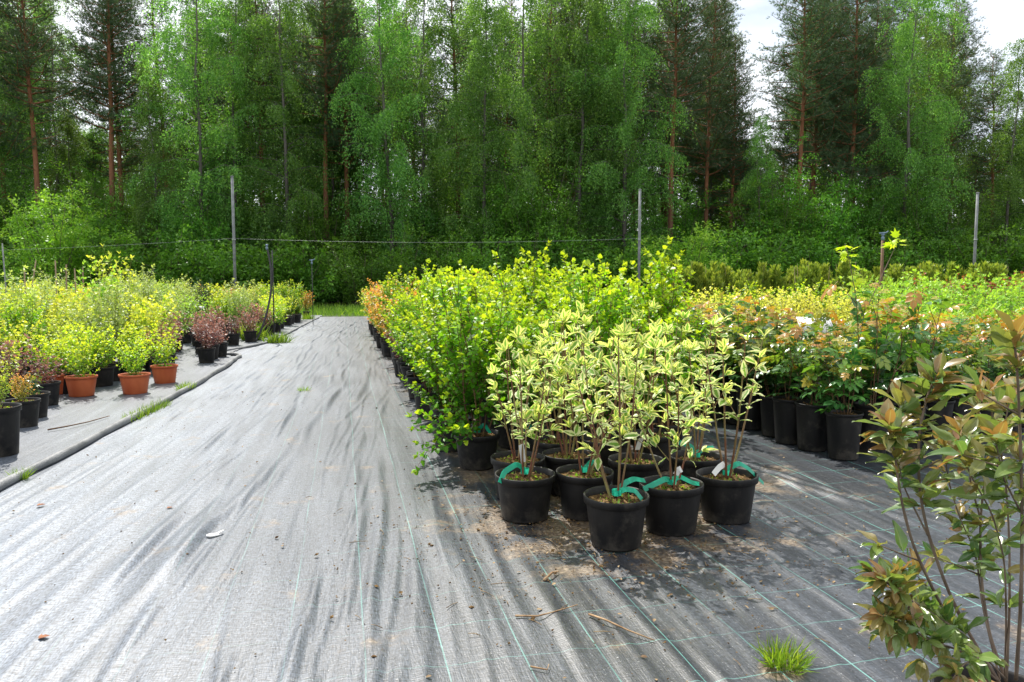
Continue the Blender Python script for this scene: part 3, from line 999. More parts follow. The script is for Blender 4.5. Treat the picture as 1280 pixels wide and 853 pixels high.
def put(kd, x, y, label, group, pot='black', s=1.0, ps=1.0, soil=True, weeds=False, rz=None, var=None, hs=1.0, tiltxy=0.0):
    nm = PLANTNAME[kd]
    t = thing(nm, label, PCAT[nm], (x, y, .012 if x < -1 else .006), prand.uniform(0, 6.28) if rz is None else rz, group)
    pm, sm, hz = POTS[pot]
    o = link('pot', pm, None, t)
    o.scale = (ps * prand.uniform(.97, 1.03), ps * prand.uniform(.97, 1.03), ps * prand.uniform(.98, 1.02))
    o.rotation_euler = (prand.uniform(-.012, .012), prand.uniform(-.012, .012), 0)
    if soil:
        o = link('soil', sm, None, t)
        o.scale = (ps,) * 3
    v = KINDS[kd][prand.randrange(len(KINDS[kd])) if var is None else var]
    for nm2, me in (('stems', v[0]), ('foliage', v[1])):
        o = link(nm2, me, None, t)
        o.location = (0, 0, hz * ps)
        o.scale = (s, s, s * hs)
        if tiltxy:
            o.rotation_euler = (prand.uniform(-tiltxy, tiltxy), prand.uniform(-tiltxy, tiltxy), 0)
    if weeds:
        o = link('weed_cover', WEEDS[prand.randrange(3)], None, t)
        o['kind'] = 'stuff'
        o.location = (0, 0, hz * ps)
    return t


def ribbon(pts, w, nrm_=(0, 0, 1), twist=0.0):
    pts = np.asarray(pts, float)
    t = np.linspace(0, 1, len(pts))
    tt = np.linspace(0, 1, 18)
    sm = np.stack([np.interp(tt, t, pts[:, k]) for k in range(3)], -1)
    for _ in range(1):
        sm[1:-1] = .25 * sm[:-2] + .5 * sm[1:-1] + .25 * sm[2:]
    d = nrm(np.gradient(sm, axis=0))
    nn = np.asarray(nrm_, float)
    side = nrm(np.cross(d, nn))
    up = np.cross(side, d)
    an = twist * tt
    sd = side * np.cos(an)[:, None] + up * np.sin(an)[:, None]
    v = np.concatenate([sm - sd * w / 2, sm + sd * w / 2])
    n = len(sm)
    i = np.arange(n - 1)
    return v, np.stack([i, i + 1, i + n + 1, i + n], -1)


def tape_part(t, hz, ends, w=.027):
    """ends: list of polylines in the plant's own unrotated frame"""
    b = MB()
    for e in ends:
        v, f = ribbon(e, w, (0.1, -.8, .6), .35)
        b.add(v, [f])
        # second face a hair below gives the tape its thickness
        b.add(v + np.array([0, .001, -.0008]), [f[:, ::-1]])
    a = np.linspace(0, 2 * PI, 12)
    v, f = ribbon(np.stack([.02 * np.cos(a), .02 * np.sin(a), np.full(12, .05)], -1), w, (1, 0, 0.01))
    ring = np.concatenate([np.stack([.022 * np.cos(a), .022 * np.sin(a), np.full(12, .04)], -1), np.stack([.022 * np.cos(a), .022 * np.sin(a), np.full(12, .066)], -1)])
    i = np.arange(11)
    b.add(ring, [np.stack([i, i + 1, i + 13, i + 12], -1)])
    o = link('marking_tape', b.mesh('marking_tape'), M['tape'], t)
    o.location = (0, 0, hz)
    return o


def tag_part(t, hz, p, q, w=.03):
    b = MB()
    v, f = ribbon([p, (np.asarray(p) + np.asarray(q)) / 2 + np.array([0, 0, .008]), q], w, (.2, -.9, .4), .1)
    b.add(v, [f])
    b.add(v + np.array([0, .001, -.001]), [f[:, ::-1]])
    o = link('plant_tag', b.mesh('plant_tag'), M['whiteplastic'], t)
    o.location = (0, 0, hz)
    return o


# ---- variegated dogwoods in front
DG = 'variegated dogwoods in wide black pots'
HZ = POTS['wide'][2]
dogs = [
    # px, py(base), var, s, label, tape, tag
    (780, 690, 0, .93, 'white-edged dogwood in the foremost wide black pot, green tape trailing at its base', [[(0, 0, .05), (.03, -.03, .075), (.07, -.05, .07), (.10, -.06, .03)], [(0, 0, .05), (.05, .02, .09), (.10, .04, .10), (.16, .05, .085)]], None),
    (850, 672, 1, .95, 'white-edged dogwood just right of the foremost pot, green tape on both sides', [[(0, 0, .06), (-.05, -.03, .075), (-.11, -.05, .06), (-.17, -.06, .04)], [(0, 0, .06), (.04, 0, .075), (.10, -.02, .045), (.13, -.03, .04)]], [(.01, -.02, .09), (.035, -.03, .12)]),
    (662, 655, 2, .98, 'white-edged dogwood in the leftmost front pot, one tape arching over the rim', [[(0, 0, .06), (-.05, -.03, .10), (-.12, -.06, .07), (-.145, -.075, .02)]], [(-.01, -.01, .10), (-.03, -.04, .20)]),
    (920, 657, 3, .98, 'sparse white-edged dogwood at the aisle corner with pale tag and long green tape', [[(0, 0, .07), (.06, -.01, .10), (.11, -.02, .07), (.19, -.03, -.01)]], [(-.02, -.01, .10), (-.09, -.03, .055)]),
    (738, 652, 4, .98, 'white-edged dogwood standing in the gap behind the foremost pot', [[(0, 0, .05), (.05, .02, .09), (.10, .02, .075)]], None),
    (652, 628, 1, .92, 'white-edged dogwood half hidden behind the leftmost front pot', None, None),
    (716, 622, 0, 1.0, 'white-edged dogwood in the second rank between the two leftmost front pots', None, None),
    (803, 633, 2, .98, 'white-edged dogwood in the second rank behind the foremost two pots', None, [(0, -.02, .1), (.01, -.05, .17)]),
    (880, 628, 4, .95, 'white-edged dogwood right behind the sparse corner dogwood', [[(0, 0, .06), (-.03, .01, .10), (-.09, .03, .12)], [(0, 0, .06), (.05, 0, .085), (.10, -.01, .09)]], None),
    (762, 600, 3, 1.0, 'white-edged dogwood in the third rank, nearest the yellow-green ninebarks', None, None),
    (825, 590, 0, 1.0, 'rearmost white-edged dogwood, dark pot seen between green tapes', None, None),
    (700, 600, 2, .95, 'white-edged dogwood at the rear left, against the first ninebark', None, None),
]
for px, py, v, s, lab, tp, tg in dogs:
    p = gp(px, py)
    t = put('dogwood', p[0], p[1] + .1, lab, DG, 'wide', s, 1.06, True, True, rz=0.0, var=v, tiltxy=.05)
    for ch in t.children:
        if ch.name.startswith(('stems', 'foliage')):
            ch.rotation_euler.z = px * .07
    if tp:
        tape_part(t, HZ, tp)
    if tg:
        tag_part(t, HZ, *tg)

# ---- yellow-green ninebark block beside the path
NB = 'yellow-green ninebarks in the block beside the path'
xs = [.78, 1.22, 1.68, 2.14, 2.58]
for r in range(10):
    y = 4.72 + r * .5
    for c, x in enumerate(xs):
        if r < 2 and c == 4:
            continue
        jx, jy = prand.uniform(-.06, .06), prand.uniform(-.07, .07)
        lab = f'yellow-green ninebark in black pot, {nth(c + 1)} from the path in {nth(r + 1)} rank behind the dogwoods'
        if r == 0 and c == 0:
            lab = 'yellow-green ninebark at the path corner of its block, low shoots reaching the cloth'
        s = prand.uniform(.9, 1.04) * (1.0 if r else .97)
        if c == 0 and r:
            s *= .93 - .012 * r
        hh = (.84, .95, 1.03, .88, 1.0, .92, 1.04, .86)[(r * 3 + c * 5) % 8] * (1.10 if c in (2, 3, 4) else 1.05)
        t = put('ninebark', x + jx, y + jy, lab, NB, 'wide', s, 1.05, r < 4, False, hs=hh if r or c else 1.02)
        if r == 0 and c < 2:
            tape_part(t, HZ, [[(0, 0, .05), (.04, -.04, .10), (.07, -.09, .05)]])

# low shoots of the corner ninebark
def low_shoots():
    sh = Shrub(991, T_NINE, .05, .035, True, .5, .05, .9, 3, (.4, .3), .8)
    for a, ln, el in ((3.5, .46, .25), (3.9, .55, .05), (3.2, .40, .6), (4.3, .40, .35), (2.8, .40, .8)):
        sh.branch((0, 0, .02), (math.cos(a), math.sin(a), el), ln, .003, 0, 1, 4, .35, -.12, .12, .3)
    return sh.done('low shoots')


ls_, ll_ = low_shoots()
for o in list(C.objects):
    if o.get('label', '').startswith('yellow-green ninebark at the path corner'):
        o.rotation_euler.z = 0
        for nm2, me, m in (('stems', ls_, 'stem'), ('foliage', ll_, 'ninebark')):
            q = link(nm2, me, M[m], o)
            q.location = (0, 0, POTS['wide'][2])

# ---- farther part of the block along the path: amber and orange ninebarks
AB = 'mixed shrubs farther along the path block'
k = 0
for r in range(17):
    y = 9.75 + r * .6
    for c in range(4):
        x = .74 + c * .5 + prand.uniform(-.06, .06)
        kd = 'amber' if (2 <= r <= 13 and (c + 2 * r) % 5 != 1) else ('barberry' if r < 2 and c == 0 else ('golden' if r > 9 else 'ninebark'))
        desc = {'amber': 'orange-tinted ninebark', 'barberry': 'dark red low shrub', 'golden': 'golden shrub', 'ninebark': 'leafy yellow-green shrub'}[kd]
        put(kd, x, y + prand.uniform(-.08, .08), f'{desc}, {nth(c + 1)} from the path in {nth(r + 1)} rank of the far block', AB, 'black', prand.uniform(.8, 1.1), 1.0, False)

# ---- roses
RS = 'roses in tall black pots across the aisle'
for r in range(13):
    y = 4.40 + r * .27
    n = 0
    for c in range(17):
        x = 3.30 + c * .33 - .012 * r
        if r == 0 and c > 3:
            x += .0
        big = c < 4
        x += prand.uniform(-.04, .04)
        yy = y + prand.uniform(-.03, .03) + .10 * c * (1 - r / 16)
        if px_of(x, yy)[0] > 1400 or (985 < px_of(x, yy)[0] < 1052 and 6.1 < px_of(x, yy)[1] < 6.75):
            continue
        n += 1
        put('rose', x, yy, f'bronze-tipped rose in tall black pot, {nth(c + 1)} from the aisle in {nth(r + 1)} rank of roses', RS, 'rose', .84 if 975 < px_of(x, yy)[0] < 1065 and px_of(x, yy)[1] < 6.8 else prand.uniform(.85, 1.12) if big else prand.uniform(.58, .80), prand.uniform(.94, 1.06), r < 2 or c < 2, False, hs=prand.uniform(.85, 1.2))

# ---- right-hand beds behind the roses
def field(kd, pxs, dists, desc, group, pot='black', s=(.9, 1.1), step=None, hs=1.0, front='the roses'):
    for i, dist in enumerate(dists):
        n = 0
        w = step or .5
        lo, hi = pxs
        u = (lo - 640) / FPX * dist
        u1 = (hi - 640) / FPX * dist
        while u < u1:
            px = 640 + u / dist * FPX
            x, y = xz(px, dist + prand.uniform(-.08, .08))
            n += 1
            put(kd, x, y, f'{desc}, {nth(n)} from the path side in {nth(i + 1)} rank behind {front}', group, pot, prand.uniform(*s), 1.0, False, hs=hs)
            u += w * prand.uniform(.85, 1.15)


field('gold', (885, 1085), (10.2, 10.8, 11.4, 12.0), 'pale gold spirea', 'pale gold spireas behind the roses', s=(1.05, 1.25), step=.5)
field('feather', (1110, 1285), (9.4, 9.9), 'feathery bright green perennial', 'feathery green perennials', s=(.95, 1.15), step=.5)
field('bright', (1085, 1300), (10.8, 11.5, 12.3, 13.2), 'bright green bushy shrub', 'bright green shrubs', s=(.95, 1.2), step=.62, front='the perennials')
field('ninebark', (905, 1085), (13.0, 13.8), 'yellow-green leafy shrub', 'yellow-green shrubs behind the gold spireas', s=(.8, .95), step=.65, front='the spireas')

# arborvitae rows: nothing tells one from another
for i, dist in enumerate((17.5, 18.6, 19.8, 21.2, 22.8)):
    u = (845 - 640) / FPX * dist
    while u < (1310 - 640) / FPX * dist:
        px = 640 + u / dist * FPX
        x, y = xz(px, dist + prand.uniform(-.1, .1))
        put('thuja', x, y, 'small green arborvitae in the long nursery rows between roses and forest', 'arborvitae rows before the forest', 'black', prand.uniform(.70, 1.08), 1.0, False, tiltxy=.09)
        u += .34 * prand.uniform(.7, 1.3)
n = 0
for px in (1150, 1172, 1196, 1222, 1236, 1252, 1268, 1284):
    n += 1
    x, y = xz(px, 16.6)
    put('redtip', x, y, f'red-tipped shrub in front of the arborvitae rows, {nth(n)} from the path side', 'red-tipped shrubs before the arborvitae', 'black', prand.uniform(.95, 1.2), 1.0, False)

# ---- left bed: the pots one can tell apart
LB = 'potted shrubs in the bed beside the edging pipe'
left = [
    ('golden', -2.36, 5.74, 'tall', .50, 'golden-leaved shrub in the large tall black pot nearest the viewer beside the pipe'),
    ('amber', -2.62, 6.85, 'black', .28, 'small weedy seedling in black pot, second behind the large tall pot'),
    ('rose', -2.70, 7.28, 'black', .35, 'dark-leaved seedling in black pot behind the weedy one'),
    ('barberry', -2.86, 8.02, 'black', .75, 'low purple barberry in black pot beside the pair of orange pots'),
    ('spirea', -2.72, 8.60, 'orange', .95, 'lime spirea in orange pot with sunlit rim, front one of the touching orange pair'),
    ('spirea', -3.06, 8.80, 'orange', .95, 'lime spirea in orange pot, rear one of the touching orange pair'),
    ('spirea', -2.75, 9.40, 'black', 1.05, 'dense lime spirea in black pot between the orange pots'),
    ('spirea', -2.22, 8.68, 'orange', .9, 'lime spirea in the lone orange pot closest to the pipe, one shoot arching sideways'),
    ('spirea', -2.10, 9.50, 'orange', 1.0, 'lime spirea in orange pot just before the purple barberries'),
    ('barberry', -2.35, 10.45, 'black', 1.0, 'purple barberry in black pot right behind the last orange pot'),
    ('barberry', -2.42, 11.05, 'black', 1.1, 'purple barberry second behind the last orange pot'),
    ('barberry', -2.02, 11.80, 'black', 1.15, 'pinkish purple barberry in black pot at the curl of the edging pipe'),
    ('barberry', -2.05, 12.35, 'black', 1.0, 'purple barberry behind the one at the pipe curl'),
    ('barberry', -1.98, 12.75, 'black', .6, 'black pot with small purple barberry at the very end of the pipe curl'),
    ('spirea', -2.62, 9.98, 'black', 1.0, 'lime spirea in black pot half hidden behind the orange pots'),
]
for kd, x, y, pot, s, lab in left:
    t = put(kd, x, y, lab, LB, pot, s, 1.0, True, y < 7.5)
for o in list(C.objects):
    if o.get('label', '').startswith('lime spirea in the lone'):
        o.rotation_euler.z = 0
        sh = Shrub(77, T_OVS, .04, .02, False, .4, .0, .9, 3, (.9, .3), .5)
        sh.branch((0, 0, 0), (.15, 0, 1), .42, .003, 0, 0, 0, up=-.2, ls=.25)
        sh.branch((.05, 0, .25), (1, .1, .45), .42, .003, 0, 0, 0, up=-.1, ls=.1)
        a_, b_ = sh.done('arching shoot')
        for nm2, me, m in (('stems', a_, 'stem'), ('foliage', b_, 'spirea')):
            q = link(nm2, me, M[m], o)
            q.location = (0, 0, POTS['orange'][2])

# left bed: ranks running back from the pipe
HGT = dict(spirea=1.0, golden=1.0, barberry=1.0, pale=1.0)


def zone(d, y):
    u = prand.random()
    if d > .9 and prand.random() < .30:
        return prand.choice([('bright', .75), ('pale', .72), ('golden', 1.0), ('ninebark', .72), ('barberry', 1.3), ('bright', 1.0), ('pale', .95)])
    if y < 10.5:
        return ('spirea', 1.15) if d < 1.3 or u < .4 else ('golden', .70)
    if y < 12.2:
        return ('spirea', 1.2) if d < 1.0 else (('golden', .82) if u < .8 else ('pale', .9))
    if y < 14.5:
        return ('barberry', 1.2) if d < 1.3 else (('golden', .86) if d > 2.2 or u < .4 else ('spirea', 1.5))
    if y < 17.5:
        return ('barberry', 1.25) if d < 1.6 else (('pale', 1.0) if d < 3.4 else ('golden', 1.05))
    if y < 20.5:
        return ('spirea', 1.4) if d < .8 else (('golden', 1.0) if u < .5 else ('pale', .95))
    return ('gold', 1.15) if u < .45 else (('ninebark', .85) if u < .75 else ('amber', .85))


DESC = dict(bright='leafy bright green shrub', redtip='slender red-tipped shrub', spirea='lime spirea', golden='airy golden shrub', barberry='purple barberry', pale='pale green shrub', gold='pale gold spirea', ninebark='yellow-green shrub', amber='orange-tinted shrub')
row = 0
y = 7.7
while y < 26.5:
    row += 1
    st = .52 if y < 14 else .66
    c = 0
    d = .42 if y > 13.2 else (1.55 if y < 8.4 else 1.15 if y < 9.8 else 1.0 if y < 13.2 else .5)
    while d < 9:
        x = edge_x(y) - d
        px, dz = px_of(x, y)
        if px < -70:
            break
        if prand.random() < .12:
            d += st
            continue
        c += 1
        kd, s = zone(d, y)
        if abs(px - 252) < 6 and abs(y - 17) < .5:
            kd, s = 'dwarfpine', 1.1
        put(kd, x + prand.uniform(-.09, .09), y + prand.uniform(-.09, .09), f'{DESC.get(kd, "dark dwarf pine")}, {nth(c)} inward in {nth(row)} rank of the pipe-edged bed', LB, 'black', s * prand.uniform(.72, 1.15), 1.0, y < 10, False)
        d += st * prand.uniform(.9, 1.1)
    y += .55 if y < 14 else .75

# taller individuals in the left bed
tall = [('bright', 125, 12.6, 1.28, 'golden-green shrub standing taller than its neighbours beside the slender columnar shrub'),
        ('golden', 152, 12.9, 1.45, 'slender olive columnar shrub, the tallest in the pipe-edged bed'),
        ('pale', 60, 13.2, 1.0, 'grey-green upright shrub before the bare stakes in the pipe-edged bed'),
        ('dwarfpine', 250, 16.2, 1.25, 'dark blue-green dwarf pine among pale shrubs in the pipe-edged bed')]
for kd, px, dist, s, lab in tall:
    x, y = xz(px, dist)
    put(kd, x, y, lab, LB, 'black', s, 1.0, False, hs=1.08 if px != 152 else 1.2)


# ------------------------------------------------------------------ foreground bronze shrub
def bronze_shrub():
    base = np.array([1.52, 1.42, 0])
    t = thing('potted_weigela', 'bronze-leaved shrub with bare brown stems standing closest to the viewer', 'potted shrub', tuple(base))
    link('pot', POTS['wide'][0], None, t)
    link('soil', POTS['wide'][1], None, t)
    sh = Shrub(41, T_WEI, .080, .06, True, .75, .05, .8, 0, (.7, .3), .9)
    rg = sh.rg

    def cane(pts, r0, r1, leaf_from=.5, dens=.055, size=.085, tip=8, shoots=()):
        P = np.array([wp(a, b, c) for a, b, c in pts]) - base
        t_ = np.linspace(0, 1, len(P))
        tt = np.linspace(0, 1, 40)
        sm = np.stack([np.interp(tt, t_, P[:, k]) for k in range(3)], -1)
        for _ in range(6):
            sm[1:-1] = .25 * sm[:-2] + .5 * sm[1:-1] + .25 * sm[2:]
        rad = (r0 + (r1 - r0) * tt) * .86
        rad = rad * (1 + .18 * (np.abs(((tt * 11) % 1) - .5) < .07))
        sh.stem.tube(sm, rad, 8)
        d = nrm(np.gradient(sm, axis=0))
        ln = np.linalg.norm(np.diff(sm, axis=0), axis=1).sum()
        m = int(ln * (1 - leaf_from) / (dens * .74))
        phi = rg.uniform(0, 3)
        for k in range(m):
            f = leaf_from + (1 - leaf_from) * (k + .3 * rg.random()) / m
            i = min(38, int(f * 39))
            ax = d[i]
            a = nrm(np.cross(ax, [.31, .77, .13]))
            b = np.cross(ax, a)
            phi += PI / 2
            for s in (0, PI):
                rd = a * math.cos(phi + s) + b * math.sin(phi + s)
                nsub = 1 if rg.random() < .35 else 3
                for j in range(nsub):
                    ld = nrm(ax * rg.uniform(.2, .9) + rd + rg.normal(0, .32, 3))
                    sh.seat(sm[i] + rd * .004, ld, size * rg.uniform(.55, 1.1) * (.75 if j else 1), np.clip(.30 + .6 * f ** 2 + rg.normal(0, .2), 0, 1))
        for k in range(tip):
            a = nrm(np.cross(d[-1], [.31, .77, .13]))
            b = np.cross(d[-1], a)
            rd = a * math.cos(k * 2.4) + b * math.sin(k * 2.4)
            sh.seat(sm[-1 - (k // 3)], nrm(d[-1] * (1.3 - .12 * k) + rd * (.5 + .1 * k)), size * rg.uniform(.6, 1.0), np.clip(.95 - .09 * k, 0, 1))
        for f, dv, l2 in shoots:
            i = int(f * 39)
            sh.branch(sm[i], dv, l2, .0026, 1, 1, 0, up=.1, ls=.35, wob=.1)
            q = sm[i] + nrm(np.array(dv, float)) * l2
            for k in range(5):
                sh.seat(q, nrm(np.array(dv, float) + rg.normal(0, .6, 3)), size * rg.uniform(.6, .9), rg.uniform(.1, .8))
    z = 1.72
    lft = RT * -1
    cane([(1243, 862, 1.76), (1200, 800, 1.74), (1165, 735, 1.70), (1140, 680, 1.68), (1125, 620, 1.66), (1118, 560, 1.66), (1110, 535, 1.66)], 0.0048, 0.0023, .66, 0.036, 0.080, 13,
         [(.45, lft * 1 + [0, 0, .35], .10), (.33, lft * .8 + [0, .2, .9], .06)])
    cane([(1252, 858, 1.80), (1215, 800, 1.80), (1185, 740, 1.80), (1160, 670, 1.80), (1148, 610, 1.80), (1148, 540, 1.80), (1160, 490, 1.80), (1172, 468, 1.80)], 0.0051, 0.0025, .52, 0.036, 0.088, 14,
         [(.62, RT * .8 + [0, 0, .4], .10)])
    cane([(1258, 852, 1.84), (1235, 790, 1.86), (1226, 720, 1.88), (1225, 650, 1.90), (1232, 590, 1.9), (1240, 530, 1.9), (1240, 490, 1.9)], 0.0043, 0.0022, .35, 0.047, 0.070, 8,
         [(.35, lft + [0, 0, .4], .12), (.5, RT + [0, 0, .5], .12)])
    cane([(1270, 850, 1.70), (1276, 760, 1.64), (1278, 660, 1.60), (1276, 560, 1.56), (1272, 470, 1.54), (1268, 425, 1.53)], 0.0048, 0.0023, .40, 0.047, 0.082, 9,
         [(.55, lft + [0, 0, .3], .13), (.7, lft + [0, 0, .5], .10)])
    cane([(1246, 850, 1.74), (1215, 800, 1.70), (1170, 770, 1.66), (1130, 745, 1.62), (1105, 725, 1.60)], 0.0031, 0.0017, .30, 0.016, 0.062, 10, [(.6, lft * .8 + [0, 0, -.4], .10), (.75, lft + [0, 0, .7], .09), (.45, lft * .6 + [0, -.2, -.7], .10), (.7, lft * .5 + [0, -.4, -.3], .10)])
    cane([(1256, 848, 1.66), (1230, 820, 1.60), (1205, 830, 1.56), (1190, 850, 1.54)], 0.0027, 0.0016, .3, 0.025, 0.061, 6)
    cane([(1250, 850, 1.80), (1228, 760, 1.87), (1220, 690, 1.9), (1200, 650, 1.92), (1185, 600, 1.93), (1180, 560, 1.93)], 0.0027, 0.0016, .25, 0.038, 0.070, 8)
    cane([(1256, 850, 1.76), (1258, 770, 1.72), (1256, 700, 1.7), (1240, 640, 1.68), (1210, 590, 1.66), (1200, 545, 1.66)], 0.0027, 0.0016, .25, 0.043, 0.078, 8)
    cane([(1276, 640, 1.6), (1255, 600, 1.62), (1245, 555, 1.62)], 0.0027, 0.0016, .2, 0.038, 0.078, 8)
    cane([(1258, 850, 1.74), (1262, 760, 1.72), (1262, 680, 1.74), (1258, 610, 1.75), (1250, 560, 1.75), (1262, 500, 1.76)], .0036, .0016, .5, .04, .078, 8)
    cane([(1160, 670, 1.80), (1130, 610, 1.82), (1118, 560, 1.84), (1125, 505, 1.84)], .0026, .0015, .40, .036, .085, 12)
    cane([(1226, 650, 1.9), (1212, 600, 1.88), (1215, 540, 1.86), (1228, 500, 1.86)], .0028, .0016, .3, .04, .075, 8)
    cane([(1246, 850, 1.72), (1205, 815, 1.66), (1160, 800, 1.62), (1128, 778, 1.60), (1100, 770, 1.58)], .003, .0016, .35, .020, .060, 8)
    cane([(1246, 850, 1.76), (1190, 780, 1.74), (1150, 745, 1.72), (1120, 715, 1.70)], .003, .0016, .45, .022, .058, 8)
    s, l = sh.done('bronze', T_WEI2, .6)
    link('stems', s, M['greystem'], t)
    link('foliage', l, M['weigela'], t)


bronze_shrub()

# ------------------------------------------------------------------ young maple rising from the roses
def sapling():
    x, y = xz(1062, 7.0)
    t = thing('potted_maple', 'thin young maple with lime leaves rising above the roses beside the sprinkler post', 'potted tree', (x, y, .006))
    link('pot', POTS['rose'][0], None, t)
    b, l = MB(), MB()
    rg = np.random.default_rng(4)
    base = np.array([x, y, 0])
    z0 = POTS['rose'][2]
    for pts, n in (([(1062, 452, 7.0), (1082, 390, 7.0), (1105, 340, 7.0), (1118, 312, 7.0), (1122, 296, 7.0)], 12), ([(1062, 452, 7.0), (1075, 400, 7.05), (1066, 350, 7.05), (1060, 318, 7.1), (1056, 305, 7.1)], 22)):
        P = np.array([wp(*q) for q in pts]) - base
        P = np.concatenate([[[0, 0, z0]], P])
        b.tube(P, np.linspace(.007, .002, len(P)), 6)
        for k in range(n):
            f = (.82 if n < 15 else .5) + (.18 if n < 15 else .5) * k / n
            i = f * (len(P) - 1)
            q = P[int(i)] + (P[min(len(P) - 1, int(i) + 1)] - P[int(i)]) * (i % 1)
            d = nrm(rg.normal(0, 1, 3) * [1, 1, .5])
            l.leaves(T_MAP, [q + d * .03], [d], [[0, 0, 1] + rg.normal(0, .3, 3)], .10 * rg.uniform(.7, 1.2), .8, rg=rg)
    link('stems', b.mesh('sapling stem'), M['greystem'], t)
    link('foliage', l.mesh('sapling leaves'), M['spirea'], t)


sapling()

# ------------------------------------------------------------------ forest
def pine_mesh(seed, h, crown=.42, rad=2.6, dens=1.0):
    rg = np.random.default_rng(seed)
    s, l = MB(), MB()
    n = 14
    zz = np.linspace(0, h, n)
    bx = np.cumsum(rg.normal(0, .07, n)) * np.linspace(0, 1, n)
    by = np.cumsum(rg.normal(0, .07, n)) * np.linspace(0, 1, n)
    P = np.stack([bx, by, zz], -1)
    r0 = h * .0088
    s.tube(P, r0 * (1 - .86 * (zz / h) ** 1.1) * (1 + .25 * np.exp(-zz * 1.2)), 9)
    z = h * (crown - .22)
    Ps, Ds, Ns, Ss, As = [], [], [], [], []
    while z < h * .985:
        t = (z / h - crown) / (1 - crown)
        dead = t < 0
        nb = rg.integers(2, 4) if dead else rg.integers(4, 7)
        a0 = rg.random() * 6.28
        for k in range(nb):
            if dead and rg.random() < .35:
                continue
            a = a0 + k * 2 * PI / nb + rg.normal(0, .3)
            ln = rad * ((.25 + .2 * rg.random()) if dead else (1.05 - .82 * t ** 1.4) * rg.uniform(.55, 1.1))
            c = np.array([np.interp(z, zz, bx), np.interp(z, zz, by), z])
            el = -.12 if dead else rg.uniform(-.15, .35) + .5 * max(t, 0) ** 2
            d = np.array([math.cos(a), math.sin(a), el])
            m = 7
            pts = [c]
            for i in range(m):
                d = nrm(d + np.array([0, 0, .05]) + rg.normal(0, .13, 3))
                pts.append(pts[-1] + d * ln / m)
            pts = np.array(pts)
            s.tube(pts, np.linspace(.035 * (1.1 - .6 * max(t, 0)), .008, m + 1) * (.6 if dead else 1), 4, cap=False)
            if dead and rg.random() < .7:
                continue
            nt = int(ln * (9 if not dead else 4) * dens)
            for j in range(nt):
                f = .25 + .75 * (j + rg.random()) / nt
                i = min(m - 1, int(f * m))
                q = pts[i] + (pts[i + 1] - pts[i]) * (f * m - i)
                sd = rg.normal(0, 1, 3) * np.array([1, 1, .35])
                td = nrm(nrm(pts[-1] - pts[0]) * .5 + nrm(sd))
                tl = rg.uniform(.3, .75) * (1.15 - .5 * f)
                ng = max(3, int(tl / .10))
                for g in range(ng):
                    w = (g + 1) / ng
                    Ps.append(q + td * tl * w + rg.normal(0, .04, 3))
                    Ds.append(td + np.array([0, 0, .35]) + rg.normal(0, .25, 3))
                    Ns.append(rg.normal(0, 1, 3))
                    Ss.append(rg.uniform(.15, .26))
                    As.append(w * .6 + .3 * max(t, 0))
        z += rg.uniform(.32, .6) * (1.0 if not dead else 1.6)
    l.leaves(T_TUFT, np.array(Ps), np.array(Ds), np.array(Ns), np.array(Ss), np.array(As), rg=rg)
    return s.mesh('pine trunk'), l.mesh('pine crown')


def birch_mesh(seed, h, rad=2.4, low=.10, dens=1.0):
    rg = np.random.default_rng(seed)
    s, l = MB(), MB()
    n = 12
    zz = np.linspace(0, h * .98, n)
    bx = np.cumsum(rg.normal(0, .12, n)) * np.linspace(0, 1, n)
    by = np.cumsum(rg.normal(0, .12, n)) * np.linspace(0, 1, n)
    P = np.stack([bx, by, zz], -1)
    s.tube(P, h * .0070 * (1 - .92 * zz / h) * (1 + .2 * np.exp(-zz)), 8)
    Ps, Ds, As = [], [], []
    nb = int(h * 4.2)
    for k in range(nb):
        t = low + (1 - low) * (k + rg.random()) / nb
        z = h * t * .97
        env = rad * (.45 + .75 * math.sin(PI * min(1, (t - low) / (1 - low)) ** .75) ** .8) * (1.05 - .25 * t)
        a = rg.random() * 6.28
        c = np.array([np.interp(z, zz, bx), np.interp(z, zz, by), z])
        d = np.array([math.cos(a), math.sin(a), rg.uniform(.5, 1.3)])
        ln = env * rg.uniform(.6, 1.2)
        m = 6
        pts = [c]
        for i in range(m):
            d = nrm(d + np.array([0, 0, -.22]) + rg.normal(0, .12, 3))
            pts.append(pts[-1] + d * ln / m)
        pts = np.array(pts)
        s.tube(pts, np.linspace(.026 * (1.2 - t), .006, m + 1), 4, cap=False)
        nt = int((5 + ln * 7) * dens)
        for j in range(nt):
            f = .15 + .85 * rg.random()
            i = min(m - 1, int(f * m))
            q = pts[i] + (pts[i + 1] - pts[i]) * (f * m - i)
            hang = rg.uniform(.35, 1.35)
            out = np.array([math.cos(a), math.sin(a), 0]) * rg.uniform(0, .35) + rg.normal(0, .28, 3) * np.array([1, 1, .3])
            ng = int(hang / .052)
            w = (np.arange(ng) + rg.random(ng)) / ng
            pos = q + out * (np.sqrt(w) * hang)[:, None] + np.stack([np.zeros(ng), np.zeros(ng), -hang * w ** 1.3], -1) + rg.normal(0, .055, (ng, 3))
            Ps.append(pos)
            Ds.append(np.array([0, 0, -.7]) + rg.normal(0, .6, (ng, 3)))
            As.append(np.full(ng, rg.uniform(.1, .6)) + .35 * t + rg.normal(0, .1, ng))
    P_, D_, A_ = np.concatenate(Ps), np.concatenate(Ds), np.clip(np.concatenate(As), 0, 1)
    M_ = len(P_)
    l.leaves(T_DIA, P_, D_, rg.normal(0, 1, (M_, 3)), rg.uniform(.07, .125, M_), A_, rg=rg)
    return s.mesh('birch trunk'), l.mesh('birch crown')


